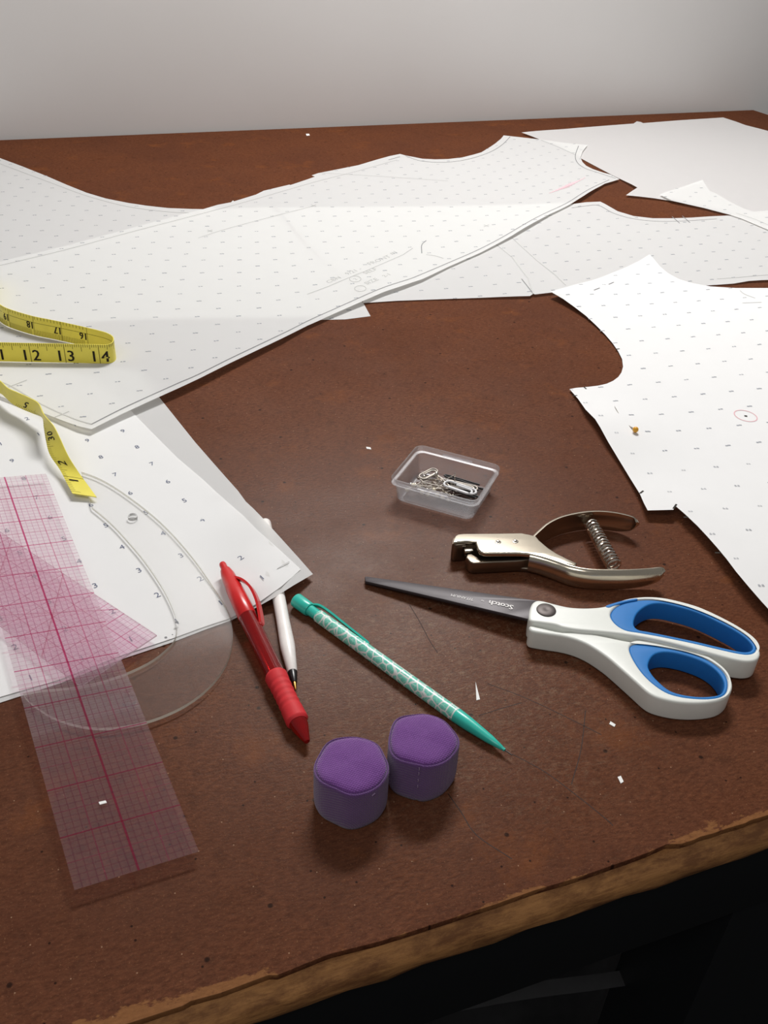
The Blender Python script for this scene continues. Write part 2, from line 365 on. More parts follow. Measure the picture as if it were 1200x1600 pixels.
v, f = plate_mesh([[(-95, FR + .02), (-.3, FR + .02), (-.3, FR + 1.3), (-95, FR + 1.3)]], -3.1, -1.0, .04)
mobj('apron', v, f, M['black'], tab)
v, f = plate_mesh([[(-95, -1.5), (-.3, -1.5), (-.3, -.3), (-95, -.3)]], -3.1, -1.0, .04); mobj('apron', v, f, M['black'], tab)
_p = at(1066, 1500, -6) - TO; LEGX = _p.dot(TE)
for lx, ly in ((LEGX, FR + .1), (-93, FR + .1), (-2.4, FR + .1), (-2.4, -2.4), (-93, -2.4)):
    v, f = plate_mesh([[(lx, ly), (lx + 3.4, ly), (lx + 3.4, ly + 2.2), (lx, ly + 2.2)]], -30, -1.0, .08); mobj('leg', v, f, M['black'], tab)
# long knife scratches in the top
for k, pts in enumerate([[(762, 1068), (820, 1090), (880, 1118), (940, 1148)], [(800, 1178), (850, 1205), (900, 1242), (945, 1278), (958, 1290)], [(640, 945), (655, 970), (672, 1002), (684, 1020)], [(700, 1240), (720, 1268), (745, 1305), (800, 1342)], [(748, 1118), (790, 1105), (815, 1098)], [(915, 1110), (908, 1170), (893, 1225)]]):
    q = cr([at(a, b, .0).xy for a, b in pts], 5); mb = MB()
    inv = lambda p: Vector(((p - TO.xy).dot(TE.xy), (p - TO.xy).dot(TN.xy), .0015))
    q = [inv(p) for p in q]
    for a, b in zip(q[:-1], q[1:]):
        t = (b - a).normalized(); s = Vector((-t.y, t.x, 0)) * .008; mb.quad(a - s, b - s, b + s, a + s)
    mb.obj('scratch', M['scratch'], tab)

# black plastic bag on the shelf under the table
bagc = at(800, 1570, -20); bagc = Vector((bagc.x, bagc.y + 4.0, -20))
bm = bmesh.new(); bmesh.ops.create_icosphere(bm, subdivisions=5, radius=1)
from mathutils import noise as mn
for vv in bm.verts:
    p = vv.co.copy(); d = mn.fractal(p * 1.6, .9, 2.1, 5); r = mn.ridged_multi_fractal(p * 1.3 + Vector((3, 1, 7)), .9, 2.2, 5, .9, 2.0)
    vv.co = Vector((p.x * 4.6, p.y * 4.6, p.z * 10.5)) * (1 + .10 * d + .07 * r)
    vv.co.z = max(vv.co.z, -9.5)
bm.verts.index_update(); v = [q.co + bagc for q in bm.verts]; f = [tuple(x.index for x in q.verts) for q in bm.faces]; bm.free()
zmin = min(q.z for q in v); v = [q + Vector((0, 0, -30 - zmin)) for q in v]
bag = thing('plastic_bag', 'crumpled black plastic bag in the dark below the table', 'bag', (bagc.x, bagc.y, -30))
mobj('bag_body', v, f, M['bag'], bag)
top = max(q.z for q in v)
mb = MB(); pts = cr([at(560, 1622, -9.6), at(680, 1588, -9.3), at(820, 1562, -9.1), at(940, 1546, -9.1), at(1055, 1528, -9.3)], 8)
for a, b in zip(pts[:-1], pts[1:]):
    h = Vector((.05, .34, .12)); mb.quad(a, b, b + h, a + h)
mb.obj('hem_strip', M['hem'], bag, smooth=False)

# ------------------------------------------------------------------ paper sheets
class Sheet:
    def __init__(s, name, label, outline, mat, base, bumps=(), segs=(), step=.55, smooth_n=3, group='paper pattern pieces on the table'):
        "outline in photo pixels; bumps (px, py, radius, height) and segs (px0, px1, radius, height) lift the sheet"
        s.base = base
        s.b = [(at(b[0], b[1], base).xy, b[2], b[3]) for b in bumps]; s.s = [(at(*a, base).xy, at(*b, base).xy, r, h) for a, b, r, h in segs]
        poly = [Vector(q_[1:]) if q_[0] == 'w' else s.on(*q_).xy for q_ in outline]     # ('w', x, y): table inches
        bound = []
        m = len(poly)
        for i in range(m):
            a, b = poly[i], poly[(i + 1) % m]; k = max(1, int((b - a).length / step))
            bound += [a.lerp(b, j / k) for j in range(k)]
        x0 = min(p.x for p in bound); x1 = max(p.x for p in bound); y0 = min(p.y for p in bound); y1 = max(p.y for p in bound)
        def inside(p):
            c = False; j = m - 1
            for i in range(m):
                a, b = poly[i], poly[j]
                if (a.y > p.y) != (b.y > p.y) and p.x < (b.x - a.x) * (p.y - a.y) / (b.y - a.y) + a.x: c = not c
                j = i
            return c
        s.inside = inside; s.poly = poly; s.box = (x0, x1, y0, y1)
        inner = []; r = 0; yy = y0
        while yy < y1:
            xx = x0 + (step / 2 if r % 2 else 0)
            while xx < x1:
                p = Vector((xx, yy))
                if inside(p): inner.append(p)
                xx += step
            yy += step * .87; r += 1
        nb = len(bound)
        # drop inner points that crowd the edge
        keep = []
        for p in inner:
            if min((p - q).length_squared for q in bound) > (step * .3) ** 2: keep.append(p)
        vs_, es, fs, *_ = delaunay_2d_cdt(bound + keep, [(i, (i + 1) % nb) for i in range(nb)], [list(range(nb))], 1, 1e-5)
        v = [Vector((p.x, p.y, s.z(p))) for p in vs_]
        s.o = mobj(name, v, [tuple(q) for q in fs], mat, smooth=True, angle=180)
        tag(s.o, label, 'paper', group)
    def z(s, p):
        z = s.base
        for c, r, h in s.b: z += h * math.exp(-((p.xy - c).length / r) ** 2)
        for a, b, r, h in s.s:
            ab = b - a; t = max(0, min(1, (p.xy - a).dot(ab) / ab.length_squared)); z += h * math.exp(-((p.xy - a - ab * t).length / r) ** 2)
        return z
    def on(s, x, y):
        z = s.base
        for _ in range(4): p = at(x, y, z); z = s.z(p)
        return p
    def up(s, p, e=.006): return Vector((p.x, p.y, s.z(p) + e))
    def lattice(s, o, ang, mat, mark, name='printed_grid', jitter=.0, step=1.0):
        o = o.xy; a = Vector((math.cos(ang), math.sin(ang))) * step; b = Vector((-a.y, a.x)); mb = MB(); N = 46
        poly = s.poly
        for i in range(-N, N):
            for j in range(-N, N):
                p = o + a * i + b * j
                if not (s.box[0] < p.x < s.box[1] and s.box[2] < p.y < s.box[3]) or not s.inside(p): continue
                if p.y < 2: continue
                mark(s, mb, p, a.normalized(), b.normalized(), i, j)
        if mb.f:
            k = mb.obj(name, mat, s.o, smooth=False); k['kind'] = 'stuff'
    def text(s, mb, txt, p, u, v, size):
        gv, gf = glyphs(txt); mb.add([s.up(p + u * (x * size) + v * (y * size)) for x, y in gv], gf)
    def line(s, pts, mat, wd=.02, name='pencil_line', n=5, smooth=True):
        q = [s.on(x, y).xy for x, y in pts]
        if smooth and len(q) > 2: q = cr(q, n)
        else:
            qq = []
            for a, b in zip(q[:-1], q[1:]):
                k = max(1, int((b - a).length / .15)); qq += [a.lerp(b, j / k) for j in range(k)]
            q = qq + [q[-1]]
        mb = MB()
        for i in range(len(q) - 1):
            a, b = q[i], q[i + 1]; t = (b - a).normalized(); sd = Vector((-t.y, t.x)) * wd / 2
            mb.quad(*[s.up(p, .008) for p in (a - sd, b - sd, b + sd, a + sd)])
        return mb.obj(name, mat, s.o, smooth=False)
def dash(s, mb, p, a, b, i, j):
    r = random.random
    wdt = .055 + .03 * r(); h = .020 + .012 * r(); ax = Vector((1, .06 + .16 * (r() - .5))).normalized(); ay = Vector((-ax.y, ax.x))
    for dx, k, sy in ((-.045, .75, -.01), (.04, 1.0, .015)):
        c = p + ax * dx + ay * sy
        mb.quad(*[s.up(c + ax * (u * wdt * k * .6) + ay * (w_ * h)) for u, w_ in ((-1, -1), (1, -1), (1, 1), (-1, 1))])
def digits(s, mb, p, a, b, i, j):
    k = j if 1 <= j <= 9 else (j - 1) % 9 + 1
    s.text(mb, str(k), p, a, b, .17)

G_H_SEG = [((416, 825), (430, 925), .85, .34)]
K = Sheet('pattern_paper', 'sheet hidden below the long pattern piece, one pointed corner showing over the brown table', [(579, 494), (568, 474), (545, 448), (480, 390), (425, 327), (330, 331), (200, 366), (100, 392), (0, 425), (-100, 452), (-100, 535), (0, 520), (100, 511), (180, 506), (300, 503), (440, 502), (493, 500), (540, 499)], M['paper'], .012)
K.lattice(at(545, 485), -.6, M['ink'], dash)
B = Sheet('pattern_paper', 'dotted white pattern sheet with a concave cut edge, at the left by the wall', [(0, 247), (35, 260), (75, 276), (105, 289), (135, 301), (165, 310), (200, 317), (230, 321.5), (262, 325), (300, 326.5), (335, 327), (340, 338), (300, 350), (200, 378), (100, 402), (0, 432), (-130, 470), ('w', -28, 36), ('w', -35, 54), (-100, 222)], M['paper'], .03)
B.lattice(at(62.3, 288.3), math.radians(-37), M['ink'], dash)
B.line([(0, 256), (75, 284), (135, 306), (200, 323), (262, 331), (300, 333)], M['pencil_faint'], .03)
D = Sheet('plain_paper', 'large blank white sheet near the wall, at the back right of the table', [(815, 207), (860, 203), (905, 199.5), (950, 196), (990, 193), (995, 189.5), (1001, 190.5), (1005, 192.3), (1060, 188), (1130, 183.5), (1150, 190), (1165, 195.5), (1185, 200.5), (1200, 204.5), ('w', 30.2, 53.4), ('w', 24.5, 38.5), (1200, 350), (1145, 336), (1100, 324), (1050, 314), (1020, 309.5), (978, 305), (996, 293), (970, 280), (950, 270), (905, 246), (870, 229), (840, 216.5)], M['plain'], .04, bumps=[(815, 207, 2.5, .10), (990, 297, 2.0, .12)])
C = Sheet('pattern_paper', 'dotted pattern sheet with scooped neckline, in front of the blank sheet at right', [(567, 473.5), (620, 470), (700, 467), (780, 464), (828, 462.5), (833, 459), (836, 460), (862, 457), (930, 455), (1000, 452), (1060, 449), (1105, 446), (1147, 443), (1170, 439), (1210, 437), ('w', 26, 39), ('w', 27, 47), (1210, 334), (1160, 335.5), (1110, 338), (1080, 340), (1050, 341), (1020, 341), (990, 337.5), (965, 330), (945, 318.5), (938, 315), (915, 316), (893, 319), (860, 321), (760, 324), (640, 325.5), (500, 326), (432, 327), (485, 390), (567, 466)], M['paper'], .045, bumps=[(938, 316, 2, .08), (1195, 440, 1.3, .05), (830, 462, 2, .06)])
C.lattice(at(1112.1, 436.7, .05), math.radians(17.5), M['ink'], dash)
C.line([(893, 325), (915, 322), (935, 321), (958, 333), (990, 342), (1030, 346), (1075, 345), (1120, 342)], M['pencil'], .03)
C.line([(770, 378), (800, 402), (825, 435), (833, 459)], M['pencil_faint'], .035, smooth=False)
C.line([(800, 372), (840, 408), (868, 430), (884, 446)], M['pencil_faint'], .035, smooth=False)
C.line([(815, 436), (833, 459)], M['pencil'], .035, smooth=False)
C.line([(1050, 338.5), (1062, 349)], M['pencil'], .04); C.line([(1066, 337.5), (1078, 348)], M['pencil'], .04)
C.line([(1120, 436), (1170, 432), (1210, 429)], M['pencil_faint'], .03)
E = Sheet('pattern_paper', 'narrow dotted paper strip with a pointed end lying over the blank sheet at the right', [(1031, 304), (1060, 294), (1098, 281), (1103, 290), (1108, 298), (1120, 303), (1140, 315), (1160, 325), (1178, 331), (1200, 329), ('w', 27, 49.5), ('w', 23, 39), (1200, 359), (1160, 342), (1142, 336), (1100, 325), (1050, 313.5)], M['paper'], .10, bumps=[(1098, 283, 2.0, .10), (1036, 305, 1.5, .10)])
E.lattice(at(1087, 302, .1), math.radians(-30), M['ink'], dash)
E.line([(1150, 333), (1180, 343), (1210, 356)], M['pencil_faint'], .03)
Fs = Sheet('pattern_paper', 'crisp white pattern piece with a cut armhole, holding a yellow-headed pin', [(860, 455.5), (885, 448.5), (905, 443), (925, 438), (940, 433), (955, 427), (975, 419), (1000, 407), (1015, 397.5), (1022, 405), (1032, 417), (1044, 427), (1060, 435.5), (1080, 442), (1110, 447.5), (1150, 450), (1210, 450), ('w', 21, 36), ('w', 21.5, 18.8), ('w', 9.0, 13.7), (1212, 964), (1190, 940), (1170, 917), (1150, 893), (1135, 873), (1120, 855), (1105, 838), (1090, 822), (1070, 803), (1056, 791), (1052, 796.5), (1012, 797.5), (1006, 786), (1000, 772), (985, 748), (965, 715), (950, 690), (938, 668), (930, 655), (915, 640), (903, 623), (890, 608), (900, 606), (918, 604.5), (935, 602.5), (948, 599.5), (958, 595), (966, 589), (971, 582), (973.5, 573), (972, 561), (966, 549), (957, 536), (945, 522), (930, 507), (915, 493), (898, 480), (880, 467)], M['card'], .06, bumps=[(862, 457, 2.2, .20), (938, 672, 1.6, .22), (1110, 850, 3.0, .14), (1190, 940, 3.0, .18), (1040, 797, 1.0, .07)])
def fdash(s, mb, p, a, b, i, j):
    if i < -1 or j < -4: s.text(mb, random.choice(('8:8', '6:6', 's:s')), p, Vector((.995, .1)), Vector((-.1, .995)), .085)
    else: dash(s, mb, p, a, b, i, j)
# row A k = 0 of the measured lattice; 1 inch squares turned 16 degrees
Fs.lattice(at(900 + 335 / 4, 560 + 166 / 4, .06), .283, M['ink'], fdash)
Fs.line([(928, 453.5), (937, 450)], M['pencil'], .045, 'notch_mark', smooth=False); Fs.line([(951, 444.5), (959, 441)], M['pencil'], .045, 'notch_mark', smooth=False)
for a, b in (((864, 462), (868, 461.5)), ((961, 546), (968, 545)), ((912, 604.5), (916, 608)), ((894, 619), (902, 618)), ((1000, 771), (1005, 767)), ((1052, 795), (1057, 788)), ((1068, 808.5), (1075, 808)), ((1117, 864), (1125, 864))):
    Fs.line([a, b], M['black_ink'], .045, 'notch_mark', smooth=False)
mb = MB(); c = Fs.on(1165, 650).xy; pts = []
for k in range(28):
    a = 2 * math.pi * k / 28; pts.append((1165 + 18 * math.cos(a), 650 + 8 * math.sin(a) + 4.0 * math.cos(a)))
Fs.line(pts + pts[:1], M['redpencil'], .03, 'red_circle', smooth=False)
Fs.line([(1163, 650), (1167.5, 650.6)], M['black_ink'], .08, 'drill_mark', smooth=False)
Fs.line([(1156, 454), (1164, 460), (1180, 466)], M['pencil_faint'], .03); Fs.line([(1160, 473.5), (1190, 472.5)], M['pencil_faint'], .03, smooth=False)
H = Sheet('pattern_paper', 'sheet peeking out as a grey band beside the numbered sheet, over the white pen', [(489, 897), (458, 915), (428, 933), (395, 952), (362, 969), (320, 984), (268, 1004), (190, 1030), (93, 1068), (0, 1098), ('w', -13.2, 9.2), ('w', -16.5, 20), (100, 560), (220, 590), (249, 621), (277, 656), (305, 691), (340, 731), (372, 767), (409, 808), (440, 842), (468, 873)], M['paper'], .02, segs=G_H_SEG)
Gs = Sheet('pattern_paper', 'white sheet printed with a grid of small digits, under the rulers and red pen', [(470, 889.5), (440, 916), (407, 939), (385, 953), (362, 965), (320, 979), (268, 998), (190, 1024), (93, 1062), (0, 1089), ('w', -13, 9.6), ('w', -17, 21), (40, 560), (150, 600), (204, 641), (240, 678), (277, 715), (317, 749), (360, 788), (401, 827), (436, 858)], M['card'], .04, segs=G_H_SEG)
Gs.lattice(Vector((-1.978, 14.453, 0)), .633, M['ink_dark'], digits)
Gs.line([(433, 889), (452, 878)], M['pencil_faint'], .02, smooth=False)
A = Sheet('pattern_paper', 'long dotted pattern piece with neckline and handwritten notes, stretching diagonally across the table', [(-80, 430), (0, 409), (60, 394.5), (100, 385), (150, 371.5), (200, 358), (260, 341.5), (315, 327.5), (340, 320), (361, 316), (364, 313), (366, 314.5), (400, 304), (412, 298), (452, 288.5), (454, 289), (478, 281), (492, 276), (487, 274), (497, 270.5), (520, 266), (560, 258), (590, 249), (608, 244), (625, 240.5), (634, 243), (645, 245), (660, 248), (680, 249), (700, 248.5), (722, 246), (740, 241.5), (752, 238), (762, 232), (774, 224), (783, 216.5), (787, 211.5), (800, 213), (845, 218), (880, 223), (918, 226.5), (910, 237), (907, 246), (910, 253), (916, 259), (926, 264), (942, 269.5), (955, 273), (968, 280), (945, 287), (930, 295), (912, 306), (893, 318), (860, 334), (830, 350), (800, 368), (775, 382), (750, 395), (725, 406), (700, 417), (660, 436), (630, 446), (600, 456), (570, 469), (545, 480), (520, 491), (480, 509), (440, 529), (400, 548), (360, 567), (330, 582), (310, 592), (280, 606), (240, 624), (190, 647), (143, 670.5), (123, 666), (95, 656), (67, 645), (40, 634), (0, 619), ('w', -21, 20.5), ('w', -24, 27.6)], M['paper'], .13, bumps=[(600, 455, 2.5, .08), (300, 596, 3.0, .08), (820, 356, 2.5, .08), (912, 306, 2.0, .10), (787, 214, 2.0, .08)], segs=[((430, 533), (150, 668), 1.2, .06)])
A.lattice(at(171, 417.3, .13), math.radians(-36.4), M['ink'], dash)
A.line([(143, 663), (190, 639), (240, 616), (280, 598), (310, 585), (360, 560), (400, 541), (440, 522), (480, 502), (520, 484), (560, 466), (600, 449), (640, 436), (660, 428), (700, 411), (750, 389), (800, 362), (850, 334), (893, 313), (930, 291), (952, 281)], M['pencil'], .035)
A.line([(0, 415), (100, 391), (200, 364), (315, 334), (400, 311), (490, 285), (560, 267), (620, 250)], M['pencil_faint'], .03)
A.line([(143, 663), (123, 657), (95, 646), (58, 628), (20, 605), (0, 596)], M['pencil_faint'], .04)
A.line([(86, 652), (108, 643)], M['pencil_faint'], .05, smooth=False); A.line([(13, 605), (42, 594)], M['pencil_faint'], .04, smooth=False)
A.line([(607, 250), (625, 245)], M['pencil'], .05, smooth=False)
A.line([(634, 244), (660, 252), (700, 253.5), (735, 248), (765, 238), (785, 226), (797, 214)], M['pencil'], .04)
A.line([(904, 228), (899, 243), (902, 254), (914, 263), (935, 270), (962, 279)], M['pencil'], .04)
A.line([(845, 219), (870, 229), (899, 242)], M['pencil_faint'], .05)
A.line([(480, 460), (512, 448), (570, 424), (630, 398), (645, 388)], M['pencil_faint'], .035, smooth=False)
A.line([(666, 376), (659, 383), (659, 396)], M['pencil'], .035)
A.line([(666, 398), (680, 400), (693, 404)], M['pencil_faint'], .04)
A.line([(310, 372), (350, 359), (420, 340), (490, 322)], M['pencil_faint'], .025); A.line([(500, 270), (600, 276), (700, 283)], M['pencil_faint'], .025, smooth=False)
for cx, cy in ((328, 361), (490, 321.5), (760, 353)):
    A.line([(cx - 4, cy - 1.5), (cx + 4, cy + 1.5)], M['pencil_faint'], .035, 'cross_mark', smooth=False); A.line([(cx - 4, cy + 1.5), (cx + 4, cy - 1.5)], M['pencil_faint'], .035, 'cross_mark', smooth=False)
for cx, cy in ((512 + 43, 436), (563, 451)):
    A.line([(cx + 9 * math.cos(k * .45), cy + 4.6 * math.sin(k * .45)) for k in range(15)], M['pencil_faint'], .03, 'circled_note', smooth=False)
# handwriting: three slanted lines beside the lower edge
u = (A.on(640, 390).xy - A.on(512, 441).xy).normalized(); v = Vector((-u.y, u.x))
for txt, (hx, hy), sz in (('CBN', (521, 437), .34), ('9/21 -', (552, 424), .34), ('FRONT', (592, 406.5), .38), ('#1', (615, 395), .36), ('2', (555, 436), .26), ('SELF', (578, 423.5), .36), ('SIZE', (580, 439.5), .36), ('2-1', (604, 430), .30)):
    mb = MB(); A.text(mb, txt, A.on(hx, hy).xy, u, v * .85 + u * .2, sz * .8); k = mb.obj('handwriting', M['pencil_faint'], A.o, smooth=False)
for i in range(7):
    y0 = 296 - i * 2.4; A.line([(858 + i * 5, y0 + 6), (876 + i * 5, y0), (890 + i * 4, y0 - 4)], M['pinkpencil'], .05, 'pink_scribble')
# ------------------------------------------------------------------ paper snips on the tabletop
def snip(pts, label, z=.0, th=.012):
    q = [at(x, y, z + th) for x, y in pts]; n_ = len(q); low = [Vector((p.x, p.y, z)) for p in q]
    fs = [tuple(range(n_)), tuple(range(2 * n_ - 1, n_ - 1, -1))] + [(i, i + n_, (i + 1) % n_ + n_, (i + 1) % n_) for i in range(n_)]
    o = mobj('paper_scrap', q + low, fs, M['scrap'], smooth=False); tag(o, label, 'scrap', 'tiny paper scraps')
snip([(743, 1065), (750, 1092.5), (744.5, 1094)], 'sliver-shaped white paper scrap right of the teal pencil')
snip([(954, 1127), (962, 1132), (960, 1135.5), (952, 1131)], 'tiny white paper chip just below the scissor handles')
snip([(965, 1214), (970, 1212), (974.5, 1221), (970, 1224)], 'tiny white paper chip nearest the front table edge')
snip([(572, 698), (579, 699), (580, 702), (573, 701)], 'tiny white paper chip left of the clear pin box')
snip([(478, 209), (483, 209), (484, 211.5), (479, 212)], 'tiny white paper chip far back near the wall')

# ------------------------------------------------------------------ rulers
HR = ((66.51857, -10.90964, 6.86669), (11.16623, -9.81617, 745.34661), (0.0222661, 0.0304288, 1.0))   # measured from the ruler's own grid
def strip(mb, mp, a, b, wd, n=1):
    "thin printed line between two ruler coordinates"
    a, b = Vector(a), Vector(b); t = (b - a).normalized(); s = Vector((-t.y, t.x)) * wd / 2
    for k in range(n):
        p, q = a.lerp(b, k / n), a.lerp(b, (k + 1) / n); mb.quad(mp(p - s), mp(q - s), mp(q + s), mp(p + s))
def slab(name, mp0, mp1, u0, u1, v0, v1, nu, nv, mat, parent):
    mb = MB()
    for mp, flip in ((mp1, 0), (mp0, 1)):
        base = len(mb.v)
        for i in range(nu + 1):
            for j in range(nv + 1): mb.v.append(mp(Vector((u0 + (u1 - u0) * i / nu, v0 + (v1 - v0) * j / nv))))
        for i in range(nu):
            for j in range(nv):
                q = (base + i * (nv + 1) + j, base + (i + 1) * (nv + 1) + j, base + (i + 1) * (nv + 1) + j + 1, base + i * (nv + 1) + j + 1)
                mb.f.append(q[::-1] if flip else q)
    return mb.obj(name, mat, parent, smooth=False)
def ruler_edge(mp0, mp1, cs, parent, mat):
    mb = MB()
    for a, b in zip(cs, cs[1:] + cs[:1]):
        for k in range(8):
            p, q = Vector(a).lerp(Vector(b), k / 8), Vector(a).lerp(Vector(b), (k + 1) / 8); mb.quad(mp0(p), mp0(q), mp1(q), mp1(p))
    mb.obj('cut_edge', mat, parent, smooth=False)

def rz_(p):      # the ruler rides on the stack below and lifts a little at its near end
    v = -p.y; return .27 - .05 * max(0, min(1, (v - 7.5) / 4.5))
def map1(dz):
    def g(p):
        w_ = HR[2][0] * p.x + HR[2][1] * p.y + 1
        return at((HR[0][0] * p.x + HR[0][1] * p.y + HR[0][2]) / w_, (HR[1][0] * p.x + HR[1][1] * p.y + HR[1][2]) / w_, rz_(p) + dz)
    return g
r1 = thing('grid_ruler', 'clear pink-tinted gridded ruler lying across the front left of the table, topmost of two', 'ruler', map1(0)(Vector((0, -12))))
t0, t1, tm = map1(-.035), map1(0), map1(.002)
slab('ruler_body', t0, t1, -1, 1, -12, 0, 2, 24, M['ruler'], r1)
ruler_edge(t0, t1, [(-1, 0), (1, 0), (1, -12), (-1, -12)], r1, M['rule_edge'])
mb = MB()
for i in range(1, 16):
    if i % 4: strip(mb, tm, (-1 + i / 8, 0), (-1 + i / 8, -12), .014, 24)
for j in range(1, 96):
    if j % 4: strip(mb, tm, (-1, -j / 8), (1, -j / 8), .014, 2)
mb.obj('fine_grid', M['rule_fine'], r1, smooth=False)['kind'] = 'stuff'
mb = MB()
for u_ in (-.5, .5): strip(mb, tm, (u_, 0), (u_, -12), .020, 24)
for j in range(0, 12): strip(mb, tm, (-1, -j - .5), (1, -j - .5), .015, 2)
mb.obj('half_inch_lines', M['rule_mid'], r1, smooth=False)
mb = MB(); strip(mb, tm, (0, 0), (0, -12), .036, 24)
for j in range(1, 12): strip(mb, tm, (-1, -j), (1, -j), .024, 2)
mb.obj('inch_lines', M['rule_red'], r1, smooth=False)
mb = MB()
for j in range(1, 12):
    for u_ in (.86, -.86):
        gv, gf = glyphs(str(j)); mb.add([tm(Vector((u_ - y * .10, -j - .12 + x * .10))) for x, y in gv], gf)
mb.obj('numerals', M['rule_fine'], r1, smooth=False)['kind'] = 'stuff'

q0 = at(245, 993, .2).xy; ax = (at(0, 831, .2).xy - q0).normalized(); ay = Vector((-ax.y, ax.x)); DWID = 1.83
def map2(z): return lambda p: Vector((q0.x + ax.x * p.x + ay.x * p.y, q0.y + ax.y * p.x + ay.y * p.y, z))
r2 = thing('grid_ruler', 'deeper pink finely gridded ruler lying diagonally under the long clear ruler', 'ruler', map2(.18)(Vector((0, 0))))
t0, t1, tm = map2(.18), map2(.215), map2(.217)
slab('ruler_body', t0, t1, 0, 12, 0, DWID, 2, 2, M['ruler2'], r2)
ruler_edge(t0, t1, [(0, 0), (12, 0), (12, DWID), (0, DWID)], r2, M['rule_edge'])
mb = MB()
for i in range(1, 15):
    if i % 4: strip(mb, tm, (0, DWID * i / 15), (12, DWID * i / 15), .014)
for j in range(1, 96):
    if j % 4: strip(mb, tm, (j / 8, 0), (j / 8, DWID), .014)
mb.obj('fine_grid', M['rule_fine'], r2, smooth=False)['kind'] = 'stuff'
mb = MB()
for i in (4, 8, 12): strip(mb, tm, (0, DWID * i / 15), (12, DWID * i / 15), .022)
for j in range(1, 24): strip(mb, tm, (j / 2, 0), (j / 2, DWID), .022 if j % 2 else .03)
mb.obj('half_inch_lines', M['rule_mid'], r2, smooth=False)
mb = MB()
for x0 in (1.2, 3.1, 5.0, 6.9): strip(mb, tm, (x0, 0), (x0 + DWID, DWID), .018); strip(mb, tm, (x0 + DWID, 0), (x0, DWID), .018)
mb.obj('bias_lines', M['rule_red'], r2, smooth=False)

# clear curve ruler
ZC = .145
outer = [(127, 737), (150, 745), (178, 760), (215, 786), (250, 815), (280, 846), (307, 879), (332, 915), (348, 940), (359, 962), (363.5, 985), (362, 1010), (354, 1035), (340, 1058), (318, 1081), (290, 1101), (262, 1115), (232, 1126), (200, 1133), (170, 1137), (140, 1136), (110, 1130), (80, 1119), (58, 1105), (42, 1092), (36, 1083)]
inner = [(60, 1078), (110, 1074), (160, 1064), (205, 1048), (240, 1030), (262, 1012), (272, 1000), (276, 986), (275.5, 970), (270, 952), (258, 926), (242, 900), (222, 872), (200, 846), (178, 822), (158, 804), (143, 792)]
lp = [Vector(p) for p in cr(px2(outer, ZC), 3)] + [Vector(p) for p in cr(px2(inner, ZC), 3)]
def disc(x, y, r, n=20): c = at(x, y, ZC).xy; return [(c.x + r * math.cos(2 * math.pi * k / n), c.y + r * math.sin(2 * math.pi * k / n)) for k in range(n)]
holes = [disc(207, 806, .115), disc(201, 1093, .13)]
cv = thing('curve_ruler', 'clear acrylic curve ruler with a drilled hole, crescent-shaped, beside the red pen', 'ruler', at(280, 1040, .07))
mb = MB()
vs_, _, fs, *_ = delaunay_2d_cdt([Vector(p) for p in lp] + [Vector(p) for h in holes for p in h], [], [list(range(len(lp))), list(range(len(lp), len(lp) + 20)), list(range(len(lp) + 20, len(lp) + 40))], 5, 1e-6)
top = [Vector((p.x, p.y, ZC)) for p in vs_]; mb.add(top, [tuple(q) for q in fs]); mb.add([p - Vector((0, 0, .07)) for p in top], [tuple(reversed(q)) for q in fs])
mb.obj('curve_body', M['clear'], cv, smooth=False)
mb = MB(); n = len(lp)
for i in range(n):
    a, b = lp[i], lp[(i + 1) % n]; mb.quad((a[0], a[1], ZC - .07), (b[0], b[1], ZC - .07), (b[0], b[1], ZC), (a[0], a[1], ZC))
mb.obj('cut_edge', M['clear_edge'], cv)
for h in holes:
    mb = MB(); n = len(h)
    for i in range(n):
        a, b = h[i], h[(i + 1) % n]; mb.quad((a[0], a[1], ZC - .07), (b[0], b[1], ZC - .07), (b[0], b[1], ZC), (a[0], a[1], ZC))
    mb.obj('hole_rim', M['hole_rim'], cv)
mb = MB()
for (x, y, sx, sy) in ((259, 996, .06, .06), (276, 972, .07, .02), (269.5, 991.5, .03, .03)):
    c = at(x, y, ZC + .003); mb.lathe(c - Vector((0, 0, .004)), c, [(0, sx * .5), (.004, sx * .5)], 10)
mb.obj('printed_mark', M['pencil'], cv)
# chip resting on the ruler
c = map1(.004)(Vector((0, 0)))
snip([(154, 1253), (165, 1250.5), (167, 1254), (156, 1257)], 'tiny white paper chip lying on the gridded ruler', .262)

# ------------------------------------------------------------------ tape measure
LO, HI = [], []
def pair(l, lz, r, rz): LO.append(at(l[0], l[1], lz)); HI.append(at(r[0], r[1], rz))
ZA = .16
pair((113, 771), .20, (151, 777), .16); pair((104, 754), .22, (138, 759), .22); pair((93, 733), .26, (123, 738), .32); pair((78, 710), .34, (107, 713), .52); pair((72, 687), .42, (93, 683), .72)
pair((69, 668), .42, (83, 664), .84); pair((66, 652), .40, (69, 648), .96); pair((52, 646), .34, (60, 630), .92); pair((35, 639), .28, (45, 621), .86)
pair((20, 631), .28, (27, 613), .84); pair((9, 621), .30, (12, 606), .84); pair((0, 614), .30, (-1, 594), .82); pair((-25, 605), .24, (-27, 578), .80)
def stand(x, y, dz=ZA, lean=(0, 0), h=.62): a = at(x, y, dz); LO.append(a); HI.append(a + Vector((lean[0], lean[1], h)))
